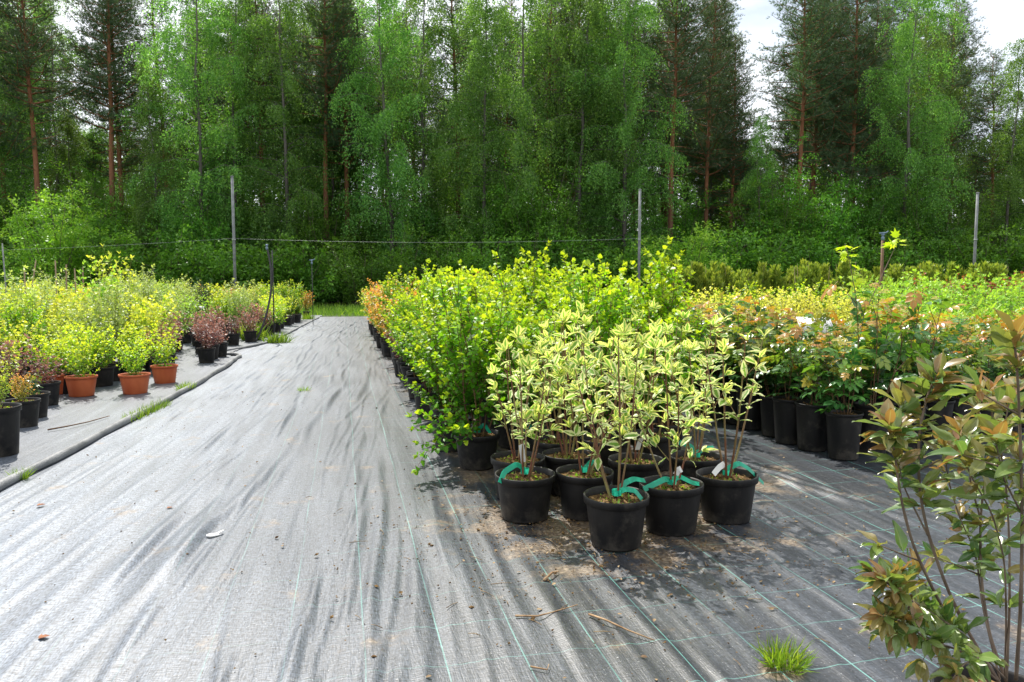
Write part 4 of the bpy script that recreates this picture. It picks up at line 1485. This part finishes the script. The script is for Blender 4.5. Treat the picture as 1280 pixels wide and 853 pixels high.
def bush_mesh(seed, h, rad, leafs=.13, n=9000):
    rg = np.random.default_rng(seed)
    s, l = MB(), MB()
    Ps, Ds, As = [], [], []
    nb = 26 if h < 6 else 40
    for k in range(nb):
        a = rg.random() * 6.28
        d = np.array([math.cos(a) * rg.uniform(.1, .9), math.sin(a) * rg.uniform(.1, .9), 1.0])
        ln = h * rg.uniform(.55, 1.05)
        m = 7
        pts = [np.array([math.cos(a) * .15, math.sin(a) * .15, -.1])]
        dd = nrm(d)
        for i in range(m):
            dd = nrm(dd + np.array([0, 0, -.03]) + rg.normal(0, .14, 3))
            pts.append(pts[-1] + dd * ln / m * np.array([rad / h * 1.6, rad / h * 1.6, 1]))
        pts = np.array(pts)
        s.tube(pts, np.linspace(.03, .006, m + 1), 5, cap=False)
        for j in range(16):
            f = .2 + .8 * rg.random()
            i = min(m - 1, int(f * m))
            q = pts[i] + (pts[i + 1] - pts[i]) * (f * m - i)
            td = nrm(rg.normal(0, 1, 3) * np.array([1, 1, .45]) + np.array([0, 0, .15]))
            tl = rg.uniform(.35, .95) * rad / 2
            ng = max(4, int(n / nb / 16))
            w = rg.random(ng)
            Ps.append(q + td * (tl * w)[:, None] + rg.normal(0, .09, (ng, 3)))
            Ds.append(td + rg.normal(0, .7, (ng, 3)) + np.array([0, 0, -.2]))
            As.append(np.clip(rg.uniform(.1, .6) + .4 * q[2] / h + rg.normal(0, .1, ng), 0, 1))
    P_, D_, A_ = np.concatenate(Ps), np.concatenate(Ds), np.concatenate(As)
    M_ = len(P_)
    l.leaves(T_DIA, P_, D_, np.array([0, 0, .8]) + rg.normal(0, .5, (M_, 3)), leafs * rg.uniform(.6, 1.3, M_), A_, rg=rg)
    return s.mesh('bush stems'), l.mesh('bush crown')


PINES = [pine_mesh(10 + i, 19.0, (.50, .38, .30, .42)[i], (3.1, 3.3, 3.2, 2.7)[i], 1.25) for i in range(4)]
BIRCHES = [birch_mesh(30 + i, 18.0, (2.6, 2.3, 3.0, 2.0)[i], (.07, .10, .03, .12)[i], 1.9) for i in range(4)]
BH = (3.6, 2.6, 4.6, 7.5, 5.8, 4.6)
BUSHES = [bush_mesh(50 + i, BH[i], (2.2, 2.0, 2.2, 2.6, 2.7, 2.4)[i], (.13, .13, .13, .12, .13, .13)[i], (9000, 9000, 10000, 24000, 16000, 14000)[i]) for i in range(6)]
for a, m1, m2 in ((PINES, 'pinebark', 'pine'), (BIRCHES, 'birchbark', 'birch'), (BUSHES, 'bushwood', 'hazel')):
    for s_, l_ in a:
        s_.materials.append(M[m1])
        l_.materials.append(M['bright' if m2 == 'hazel' and len(l_.vertices) and l_ in (BUSHES[4][1], BUSHES[5][1]) else m2])  # two bushes take a lighter leaf colour, standing in for light shining through


def tree(kd, px, dist, h, label, group, var=None):
    src = dict(pine=PINES, birch=BIRCHES, bush=BUSHES)[kd]
    i = prand.randrange(len(src)) if var is None else var
    base = BH[i] if kd == "bush" else (19.0 if kd == "pine" else 18.0)
    x, y = xz(px, dist)
    nm = dict(pine='pine_tree', birch='birch_tree', bush='woodland_bush')[kd]
    t = thing(nm, label, 'bush' if kd == 'bush' else 'tree', (x, y, -.05), prand.uniform(0, 6.28), group, h / base)
    link('trunk' if kd != 'bush' else 'stems', src[i][0], None, t)
    link('crown' if kd != 'bush' else 'foliage', src[i][1], None, t)
    return t


FP = 'pines at the edge of the forest'
FB = 'birches at the edge of the forest'
front = [
    ('pine', 12, 43, 20, 1, 'dark pine at the extreme edge of the forest, left of the thick reddish trunk'),
    ('pine', 57, 42, 21, 0, 'tall pine with thick reddish trunk above the bright rounded bushes'),
    ('pine', 146, 43, 22, 3, 'tall bare-trunked pine against the bright sky gap, front one of the twin trunks'),
    ('pine', 160, 45.5, 21, 0, 'tall pine close behind the twin trunk against the sky gap'),
    ('pine', 214, 47, 20, 3, 'slender pine between the sky gap and the pale birch'),
    ('birch', 200, 40.5, 13.5, 3, 'shorter pale birch whose top stands out below the sky gap'),
    ('birch', 255, 41, 20, 2, 'tall broad weeping birch just left of the first grey pole'),
    ('birch', 298, 42.5, 20, 0, 'tall weeping birch directly behind the first grey pole'),
    ('birch', 362, 41.5, 20, 1, 'light green birch right of the first grey pole'),
    ('pine', 333, 46, 20, 0, 'thin dark pine between the pole birch and the light green birch'),
    ('pine', 410, 43, 20, 0, 'pine whose dark trunk rises over the end of the path, first of three'),
    ('pine', 437, 44.5, 20, 1, 'pine whose dark trunk rises over the end of the path, last of three'),
    ('birch', 418, 46, 19, 3, 'slim birch between the dark trunks above the path end'),
    ('birch', 492, 41, 20, 0, 'weeping birch right of the dark trunks above the path end'),
    ('birch', 530, 43, 20, 2, 'broad weeping birch just left of the thin reddish pine'),
    ('pine', 573, 44, 20, 3, 'thin reddish pine rising between the two middle weeping birches'),
    ('birch', 606, 40.5, 19, 1, 'weeping birch with drooping sprays right of the thin reddish pine'),
    ('birch', 655, 41, 20.5, 2, 'broad bright weeping birch over the middle of the ninebark block'),
    ('pine', 684, 44.5, 20, 3, 'half-hidden pine with dark red trunk between the bright weeping birches'),
    ('pine', 716, 45.5, 20, 1, 'second half-hidden dark red pine trunk between the bright weeping birches'),
    ('birch', 722, 41, 20.5, 0, 'bright weeping birch next to the broad one over the ninebarks'),
    ('birch', 780, 40.5, 20, 2, 'broad weeping birch directly behind the second grey pole'),
    ('birch', 757, 44, 20, 3, 'narrow birch squeezed behind the second grey pole'),
    ('pine', 836, 42, 20, 0, 'pine with clear orange-brown trunk right of the second grey pole'),
    ('pine', 880, 43, 18, 1, 'dark pine right of the clear orange-brown trunk'),
    ('pine', 910, 44, 15.5, 2, 'dark pine at the sky notch, its top ending below the frame'),
    ('birch', 946, 41, 10.5, 3, 'small fresh green birch standing in the sky notch'),
    ('pine', 996, 42.5, 19.5, 0, 'pine with leaning red trunk right of the sky notch'),
    ('pine', 1012, 44, 19.5, 1, 'dark pine just behind the leaning red trunk'),
    ('pine', 1062, 42.5, 20, 2, 'full dark pine with straight red trunk left of the big birch'),
    ('pine', 1040, 46, 20, 3, 'dark pine between the leaning red trunk and the straight red trunk'),
    ('birch', 1128, 40.5, 19, 2, 'biggest broad birch left of the third grey pole'),
    ('birch', 1160, 43, 16.6, 0, 'rear half of the big birch pair left of the third grey pole'),
    ('pine', 1182, 45, 14, 3, 'shorter pine trunk behind the big birch left of the third pole'),
    ('birch', 1252, 41.5, 15.2, 1, 'grey-green birch right of the third grey pole'),
    ('pine', 1236, 44, 14.5, 0, 'pine with dark trunk behind the grey-green birch'),
    ('birch', 1300, 42.5, 16.0, 2, 'birch at the extreme right end of the forest edge'),
    ('birch', -18, 41.5, 19, 0, 'birch at the extreme left end of the forest edge'),
    ('birch', 96, 45, 12, 1, 'low birch deep between the reddish trunk and the twin trunks'),
    ('birch', 885, 46, 14, 0, 'hidden birch showing green through the dark pines beside the sky notch'),
]
for kd, px, dist, h, v, lab in front:
    tree(kd, px, dist, h, lab, FP if kd == 'pine' else FB, v)

bushes = [(70, 34.5, 5.8, 4, 'bright rounded woodland bush at the left end of the forest edge'), (20, 38, 4.6, 0, 'darker bush left of the bright rounded one'), (118, 38, 4.6, 0, 'bush right of the bright rounded one below the twin pines'),
          (170, 37, 3.8, 1, 'low spreading bush before the shorter pale birch'), (225, 38, 4.5, 0, 'bush before the broad weeping birch'), (330, 38, 4.1, 1, 'bush right of the first grey pole foot'), (275, 37, 3.6, 1, 'low bush at the first grey pole foot'),
          (385, 38, 3.4, 1, 'low bush beside the far end of the path'), (450, 37, 3.6, 0, 'bush behind the first orange shrubs of the path block'), (505, 38, 4.3, 2, 'bush below the weeping birch right of the path'), (560, 38, 4.1, 0, 'bush below the thin reddish pine'),
          (615, 37, 3.8, 1, 'bush above the tallest ninebarks'), (668, 38, 4.4, 2, 'bush below the broad bright birch'), (725, 38, 4.1, 0, 'bush left of the second grey pole'), (785, 39, 4.1, 1, 'bush behind the second grey pole foot'),
          (852, 35.5, 4.6, 5, 'bright bush below the clear orange-brown trunk'), (900, 37.5, 4.1, 0, 'bush right of the bright one below the orange-brown trunk'), (950, 38, 4.3, 1, 'bush below the sky notch'), (1005, 38, 4.0, 0, 'bush below the leaning red trunk'),
          (1060, 38, 4.1, 1, 'bush behind the sprinkler post'), (1115, 37.5, 4.1, 2, 'bush below the biggest birch'), (1170, 38, 4.0, 0, 'bush left of the third grey pole foot'), (1225, 38, 4.1, 1, 'bush at the third grey pole foot'), (1275, 38, 4.3, 2, 'bush at the right end of the forest edge')]
for px, dist, h, v, lab in bushes:
    tree('bush', px, dist, h, lab, 'bushes along the forest edge', v)

# deeper trees
def gap(px):
    for a, b, h in ((80, 140, 11.5), (163, 248, 11.5), (540, 590, 12), (915, 978, 10), (1180, 1230, 10), (1230, 1300, 11)):
        if a < px < b:
            return h
    return 20


for dist, st in ((49, 42), (55, 38), (62, 36)):
    px = -60 + prand.uniform(0, 20)
    while px < 1350:
        p2 = px + prand.uniform(-8, 8)
        h = gap(p2) * dist / 46 * prand.uniform(.85, 1.0)
        kd = 'pine' if prand.random() < .62 else 'birch'
        h = min(h, 22)
        tree(kd, p2, dist + prand.uniform(-2, 2), max(7, h), 'slender pine deep in the forest behind the front trees' if kd == 'pine' else 'birch deep in the forest, seen only through the front trees', 'pines deep in the forest' if kd == 'pine' else 'birches deep in the forest')
        px += st
for i in range(64):
    tree('bush', -60 + i * 22.2, prand.uniform(40, 49), prand.uniform(5.5, 9.0), 'tall dim bush in the forest shade behind the edge bushes', 'bushes deep in the forest', 3)


def far_wood():
    rg = np.random.default_rng(9)
    n = 90000
    px = rg.uniform(-250, 1550, n)
    dist = rg.uniform(74, 86, n)
    u = (px - 640) / FPX * dist
    x = math.sin(YAW) * dist + math.cos(YAW) * u
    y = math.cos(YAW) * dist - math.sin(YAW) * u
    top = 14 + 2 * np.sin(px * .013) + 2 * np.sin(px * .05 + 1) + 1.5 * np.sin(px * .17)
    for a, b, h in ((60, 145, 16), (155, 255, 15), (915, 975, 14), (1180, 1300, 15)):
        top = np.where((px > a) & (px < b), h, top)
    z = rg.random(n) * top
    b = MB()
    b.leaves(T_DIA, np.stack([x, y, z], -1), rg.normal(0, 1, (n, 3)), rg.normal(0, 1, (n, 3)), rg.uniform(.3, .6, n), rg.random(n) * .4, rg=rg)
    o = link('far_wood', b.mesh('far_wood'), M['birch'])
    tag(o, 'dim mass of far woodland behind every trunk', 'woodland', None, 'stuff')


far_wood()

# ------------------------------------------------------------------ grass
def grass_obj(name, P, size, label, group=None, kind=None, age=None, seed=1, cat='grass'):
    rg = np.random.default_rng(seed)
    n = len(P)
    b = MB()
    D = np.stack([rg.normal(0, .45, n), rg.normal(0, .45, n), np.full(n, 1.0)], -1)
    b.leaves(T_BLADE, P, D, rg.normal(0, 1, (n, 3)), np.asarray(size) * rg.uniform(.5, 1.2, n), rg.random(n) if age is None else age, rg=rg)
    o = link(name, b.mesh(name), M['grass'])
    return tag(o, label, cat, group, kind)


rgg = np.random.default_rng(17)
n = 36000
uu = rgg.uniform(-24, 30, n)
dd = 27.3 + 9 * rgg.random(n) ** 1.3
gx_ = math.sin(YAW) * dd + math.cos(YAW) * uu
gy_ = math.cos(YAW) * dd - math.sin(YAW) * uu
k_ = ~((gx_ > 0) & (gy_ < 27.3)) & ~((gx_ < -.9) & (gy_ < 28.4))
gP = np.stack([gx_, gy_, np.full(n, -.03)], -1)[k_]
grass_obj('grass', gP, .34, 'rough green grass strip between the path end and the forest', None, 'stuff', rgg.random(len(gP)) * .7)


def tuft(px, py, rad, n, size, label, seed, stretch=(0, 0)):
    p = gp(px, py)
    rg = np.random.default_rng(seed)
    a = rg.random(n) * 6.28
    rr = rad * np.sqrt(rg.random(n))
    P = np.stack([rr * np.cos(a), rr * np.sin(a), np.zeros(n)], -1)
    if stretch != (0, 0):
        w = rg.uniform(-1, 1, n)
        P[:, 0] += stretch[0] * w
        P[:, 1] += stretch[1] * w
    b = MB()
    out = np.stack([P[:, 0], P[:, 1], np.zeros(n)], -1) / max(rad, .01)
    if stretch != (0, 0):
        out *= .2
    D = out * .8 + rg.normal(0, .3, (n, 3)) + np.array([0, 0, .9])
    b.leaves(T_BLADE, P, D, rg.normal(0, 1, (n, 3)) + np.array([0, 0, .3]), size * rg.uniform(.5, 1.2, n), .25 + .7 * rg.random(n), rg=rg)
    o = link('grass_tuft', b.mesh('grass_tuft'), M['grass'])
    o.location = (p[0], p[1], .004)
    return tag(o, label, 'grass tuft', 'grass tufts growing through the cloth')


tuft(980, 832, .055, 230, .085, 'bright grass tuft growing through the cloth near the bronze shrub', 1)
tuft(380, 489, .06, 90, .06, 'small lone grass tuft in the middle of the path', 2)
tuft(184, 518, .06, 420, .10, 'long strip of grass along the pipe below the lone orange pot', 3, (.06, .42))
tuft(232, 488, .06, 200, .10, 'short grass clump along the pipe below the last orange pot', 4, (.02, .16))
tuft(26, 600, .04, 110, .08, 'tiny grass clump against the pipe nearest the viewer', 5)
tuft(347, 429, .10, 260, .22, 'low spreading weeds at the foot of the sprinkler riser, path side', 6, (.18, .02))
tuft(316, 426, .12, 260, .42, 'taller weeds around the sprinkler riser, bed side', 7, (.10, .05))
tuft(385, 400, .12, 160, .25, 'far weeds by the second sprinkler riser', 8, (.12, .1))
tuft(655, 575, .05, 60, .10, 'green seedling weeds beside the leftmost front pot', 9)


# ------------------------------------------------------------------ poles, wire, irrigation
def pole(px, dist, ytop, r, label):
    x, y = xz(px, dist)
    h = CAMH + (354 - ytop) / FPX * dist
    t = thing('fence_pole', label, 'pole', (x, y, -.05), 0, 'grey poles before the forest')
    b = MB()
    b.tube([(0, 0, 0), (0, 0, h * .5), (0, 0, h)], [r, r * .95, r * .88], 12)
    link('shaft', b.mesh('pole shaft'), M['concrete'], t)
    b = MB()
    b.lathe([(r * .9, h - .01), (r * 1.08, h), (r * 1.08, h + .03), (.002, h + .045)], 12)
    link('cap', b.mesh('pole cap'), M['concrete'], t)
    b = MB()
    zc = CAMH + (354 - 299) / FPX * dist
    b.tube([(0, 0, zc - .03), (0, 0, zc + .03)], r * 1.12, 12)
    b.tube([(0, -r, zc), (0, -r - .06, zc + .02)], .012, 6)
    link('wire_clip', b.mesh('pole clip'), M['wire'], t)
    return np.array([x, y, zc])


A0 = pole(295, 30.0, 222, .06, 'grey pole behind the pipe-edged bed, leftmost of the three tall poles')
A1 = pole(798, 30.0, 238, .058, 'grey pole rising behind the ninebark block, middle of the three')
A2 = pole(1215, 30.0, 242, .058, 'grey pole behind the arborvitae rows, farthest right of the three')
x_, y_ = xz(-220, 30.0)
x9, y9 = xz(-10, 30)


def wire(a, b_, sag, label):
    t = np.linspace(0, 1, 24)
    P = a + (b_ - a) * t[:, None]
    P[:, 2] -= sag * 4 * t * (1 - t)
    P[:, 1] -= .085
    b = MB()
    b.tube(P, .0035, 5)
    return tag(link('wire', b.mesh('wire'), M['wire']), label, 'wire', 'wires strung between the poles')


wire(A0, A1, .16, 'pale wire strung from the first grey pole to the middle pole')
wire(np.array([x_, y_, 2.35]), A0, .12, 'pale wire running from the first grey pole out of view over the bed')


def riser(px, dist, ytop, label, hose=True, thick=.012, stake='blackhose'):
    x, y = xz(px, dist)
    h = CAMH + (354 - ytop) / FPX * dist
    t = thing('sprinkler_riser', label, 'sprinkler', (x, y, 0), 0, 'sprinkler risers standing among the plants')
    b = MB()
    b.tube([(0, 0, -.02), (.005, 0, h * .5), (0, 0, h - .02)], thick, 8)
    link('stake', b.mesh('riser stake'), M[stake], t)
    if hose:
        b = MB()
        pts = np.array([(-.36, -.25, .03), (-.28, -.2, .12), (-.13, -.1, .55), (-.035, -.03, 1.0), (-.02, -.02, h * .72), (-.05, 0, h * .9), (-.10, 0, h + .02)])
        tt = np.linspace(0, 1, 40)
        sm = np.stack([np.interp(tt, np.linspace(0, 1, len(pts)), pts[:, k]) for k in range(3)], -1)
        for _ in range(8):
            sm[1:-1] = .25 * sm[:-2] + .5 * sm[1:-1] + .25 * sm[2:]
        b.tube(sm, .021, 8)
        b.tube([(-.40, -.27, .02), (-.32, -.22, .07)], .045, 8)
        link('hose', b.mesh('riser hose'), M['blackhose'], t)
    b = MB()
    ox = -.10 if hose else 0
    b.lathe([(.002, h - .02), (.022, h - .02), (.026, h + .03), (.014, h + .06), (.03, h + .075), (.03, h + .09), (.002, h + .1)], 12)
    b.v[-1] = b.v[-1] + np.array([ox, 0, 0])
    if not hose:
        b.tube([(-.07, 0, h + .10), (.07, 0, h + .115)], .012, 6)
        b.tube([(.055, 0, h + .10), (.085, -.02, h + .14)], .01, 6)
    link('sprinkler_head', b.mesh('riser head'), M['bluecap'], t)


riser(342, 15.3, 312, 'black sprinkler riser with curved hose standing in weeds beside the path')
riser(391, 21.5, 330, 'farther thin black sprinkler riser at the far bed edge', False, .010)
riser(1100, 12.6, 300, 'wooden-staked sprinkler post rising among the green shrubs across from the ninebarks', False, .024, 'stem')

# bare stakes
for i, (px, dist, yt, sl, lab) in enumerate([(11, 14, 305, .05, 'tall pale bare stake at the rear of the pipe-edged bed, leftmost'), (28, 14.5, 326, -.28, 'bare stake leaning strongly beside the tall pale stake'), (33, 14, 333, 0, 'short dark stake upright behind the leaning stake'),
                                             (72, 14.5, 326, 0, 'thin bare stake behind the grey-green upright shrub'), (82, 15, 331, -.05, 'thin bare stake, second behind the grey-green upright shrub'), (97, 15, 336, .02, 'bare stake, third behind the grey-green upright shrub'), (104, 15.5, 334, -.03, 'bare stake closest to the tall golden-green shrub')]):
    x, y = xz(px, dist)
    h = CAMH + (354 - yt) / FPX * dist
    b = MB()
    b.tube([(-sl * .0 * h, 0, -.02), (-sl * .5, 0, h * .5), (-sl, 0, h)], [.016, .014, .011], 6)
    o = link('plant_stake', b.mesh('plant_stake'), M['wood' if i else 'concrete'])
    o.location = (x, y, 0)
    tag(o, lab, 'stake', 'bare stakes in the pipe-edged bed')


# ------------------------------------------------------------------ sign board in the roses, pale label on the ninebark
def sign():
    x, y = xz(1020, 6.55)
    t = thing('sign_board', 'blank white sign board tilted back among the roses', 'sign', (x, y, 0), -YAW + .1)
    z = CAMH - (409 - 354) / FPX * 6.55 + .02
    b = MB()
    b.box((0, 0, z), (.31, .006, .17), .0, -.7)
    link('board', b.mesh('sign board'), M['whiteplastic'], t)
    b = MB()
    b.tube([(0, .02, 0), (0, .02, z - .03)], .012, 6)
    link('post', b.mesh('sign post'), M['whiteplastic'], t)
    b = MB()
    for k in range(3):
        b.box((0, -.012 - .02 * (k - 1), z + .03 * (1 - k) + .004), (.26 - .05 * k, .001, .006), 0, -.7)


sign()


def strip(px, py, dist, dx, dz, w, label, m='whiteplastic'):
    p = wp(px, py, dist)
    q = p + RT * dx + np.array([0, 0, dz])
    b = MB()
    v, f = ribbon([p, (p + q) / 2 + np.array([0, -.01, .004]), q], w, (.1, -.9, .3), .2)
    b.add(v, [f])
    b.add(v + np.array([.0005, .0012, 0]), [f[:, ::-1]])
    return tag(link('plant_label', b.mesh('plant_label'), M[m]), label, 'plant label', 'pale plant labels')


strip(580, 427, 5.0, .15, .11, .028, 'pale strip label caught in the corner ninebark leaves')
b = MB()
b.lathe([(.001, .005), (.012, .005), (.018, .004), (.02, 0)], 14)
for i_ in range(1):
    b.v[0] = b.v[0] * np.array([1.5, .8, 1])
p_ = gp(266, 671)
v_, f_ = ribbon([(.01, 0, .005), (.03, .02, .008), (.04, .05, .005)], .008)
b.add(v_, [f_])
o = link('plant_label', b.mesh('fallen label'), M['whiteplastic'])
o.location = (p_[0], p_[1], .008)
tag(o, 'small white plastic label lying fallen on the path cloth', 'plant label', 'pale plant labels')
x_, y_ = xz(252, 15.2)
b = MB()
b.box((0, 0, .70), (.10, .004, .06), 0, -.4)
b.tube([(0, .01, 0), (0, .01, .68)], .006, 5)
o = link('plant_label', b.mesh('white label'), M['whiteplastic'])
o.location = (x_, y_, 0)
tag(o, 'white label on a stick before the dark dwarf pine', 'plant label', 'pale plant labels')


# twigs, leaves and crumbs on the cloth
def twig(pts, r, label, m='twig'):
    P = np.array([list(gp(a, b_)[:2]) + [z] for a, b_, z in pts])
    b = MB()
    b.tube(P, np.linspace(r, r * .5, len(P)), 6)
    return tag(link('twig', b.mesh('twig'), M[m]), label, 'twig', 'dry twigs lying on the cloth')


twig([(736, 772, .012), (757, 782, .02), (785, 793, .014), (818, 805, .012)], .0042, 'longest pale dry twig lying on the dark cloth in front of the dogwoods')
twig([(644, 774, .012), (672, 775, .014), (690, 771, .016), (722, 760, .012)], .0035, 'grey dry twig lying left of the longest pale twig')
twig([(680, 729, .012), (690, 722, .02), (698, 718, .012)], .006, 'short thick twig between the pots and the grey dry twig')
twig([(663, 838, .012), (684, 842, .012), (686, 836, .014)], .003, 'small hooked dark twig nearest the bottom of the dark cloth')
twig([(60, 542, .03), (85, 538, .034), (110, 532, .03), (137, 524, .028)], .007, 'dark knobbly twig lying on the bed cloth before the orange pots', 'stem')

for px, py, s, lab in ((45, 634, .035, 'rust-brown dry leaf lying on the path near the pipe'), (208, 637, .025, 'small dark dry leaf lying on the path above the fallen label'), (46, 801, .03, 'dry leaf scrap lying at the nearest part of the path')):
    p = gp(px, py)
    b = MB()
    b.leaves(T_NINE2, [[0, 0, 0]], [[1, .3, .1]], [[.2, .1, 1]], s * 1.3, .5)
    o = link('dry_leaf', b.mesh('dry_leaf'), M['deadleaf'])
    o.location = (p[0], p[1], .005)
    tag(o, lab, 'dry leaf', 'dry leaves on the path')


def crumbs():
    rg = np.random.default_rng(33)
    n = 3200
    k = int(n * .75)
    x = np.concatenate([rg.normal(1.2, .55, k), rg.uniform(-2, 3, n - k)])
    y = np.concatenate([rg.normal(3.35, .5, k), rg.uniform(1.8, 9, n - k)])
    P = np.stack([x, y, np.full(n, .009)], -1)
    v0 = np.array([(0, 0, .5), (1, 0, 0), (0, 1, 0), (-1, 0, 0), (0, -1, 0), (0, 0, -.4)])
    f0 = np.array([(0, 1, 2), (0, 2, 3), (0, 3, 4), (0, 4, 1), (5, 2, 1), (5, 3, 2), (5, 4, 3), (5, 1, 4)])
    tp = dict(v=v0, e=np.ones(6), f=[f0])
    b = MB()
    b.leaves(tp, P, rg.normal(0, 1, (n, 3)) * [1, 1, .2], np.array([0, 0, 1.0]) + rg.normal(0, .3, (n, 3)), rg.uniform(.0015, .006, n) * (1 + 1.2 * (rg.random(n) < .06)), .5, rg=rg)
    o = link('soil_crumbs', b.mesh('soil_crumbs', False), M['soil'])
    tag(o, 'scattered soil crumbs on the cloth around the front pots', 'soil', None, 'stuff')


crumbs()


def litter():
    rg = np.random.default_rng(71)
    n = 420
    x = np.concatenate([rg.normal(1.3, .6, 250), rg.uniform(.5, 3.4, 120), rg.uniform(-2, .6, 50)])
    y = np.concatenate([rg.normal(3.4, .6, 250), rg.uniform(2, 7, 120), rg.uniform(2, 9, 50)])
    b = MB()
    D = rg.normal(0, 1, (n, 3)) * [1, 1, .12]
    b.leaves(T_OVS, np.stack([x, y, np.full(n, .009)], -1), D, np.array([0, 0, 1.0]) + rg.normal(0, .35, (n, 3)), rg.uniform(.008, .026, n), .5, rg=rg)
    m = 90
    for k in range(m):
        p = np.array([rg.normal(1.3, .7), rg.normal(3.2, .7), .010])
        d = nrm(rg.normal(0, 1, 3) * [1, 1, .05])
        ln = rg.uniform(.02, .09)
        b.tube([p, p + d * ln * .5 + [0, 0, .003], p + d * ln], [.0018, .0015, .001], 4)
    o = link('leaf_litter', b.mesh('leaf_litter'), M['litter'])
    tag(o, 'dry leaf bits and stalks littering the cloth around the front pots', 'litter', None, 'stuff')


litter()

# ------------------------------------------------------------------ sky, sun, camera
AZ, EL = R(-11), R(54)
w = bpy.data.worlds.new('World')
scene.world = w
w.use_nodes = True
nt = w.node_tree
bg = nt.nodes['Background']
sky = nt.nodes.new('ShaderNodeTexSky')
sky.sky_type = 'NISHITA'
sky.sun_disc = False
sky.sun_elevation = EL
sky.sun_rotation = AZ
sky.air_density = 1.0
sky.dust_density = 1.5
tc = nt.nodes.new('ShaderNodeTexCoord')
mp = nt.nodes.new('ShaderNodeMapping')
mp.inputs['Scale'].default_value = (1, 1, 2.2)
no = nt.nodes.new('ShaderNodeTexNoise')
no.inputs['Scale'].default_value = 2.2
no.inputs['Detail'].default_value = 7
nt.links.new(tc.outputs['Generated'], mp.inputs['Vector'])
nt.links.new(mp.outputs[0], no.inputs['Vector'])
cr = ramp(nt, no.outputs[0], [(.26, (0, 0, 0)), (.46, (1, 1, 1))])
cl = mixc(nt, math_(nt, 'MULTIPLY', cr, .8), sky.outputs[0], (13.0, 13.3, 13.8))
nt.links.new(cl, bg.inputs['Color'])
bg.inputs['Strength'].default_value = .095

sl = bpy.data.lights.new('sun', 'SUN')
sl.energy = 5.0
sl.angle = R(.55)
sl.color = (1, .955, .88)
so = bpy.data.objects.new('sun', sl)
C.objects.link(so)
from mathutils import Vector
sd = Vector((math.sin(AZ) * math.cos(EL), math.cos(AZ) * math.cos(EL), math.sin(EL)))
so.rotation_euler = (-sd).to_track_quat('-Z', 'Y').to_euler()
so.location = sd * 60

cam = bpy.data.cameras.new('camera')
co = bpy.data.objects.new('camera', cam)
C.objects.link(co)
co.location = tuple(EYE)
cam.sensor_width = 36
cam.lens = 36 * FPX / 1280
co.rotation_euler = (PI / 2 - PIT, 0, -YAW)
cam.clip_start = .05
cam.clip_end = 2000
scene.camera = co

vs = scene.view_settings
vs.view_transform = 'Standard'
vs.look = 'None'
vs.exposure = .52
vs.gamma = 1
vs.use_curve_mapping = False
cy = scene.cycles
cy.use_denoising = True
cy.max_bounces = 6
cy.diffuse_bounces = 3
cy.glossy_bounces = 2
cy.transmission_bounces = 4
cy.transparent_max_bounces = 4
cy.caustics_reflective = False
cy.caustics_refractive = False
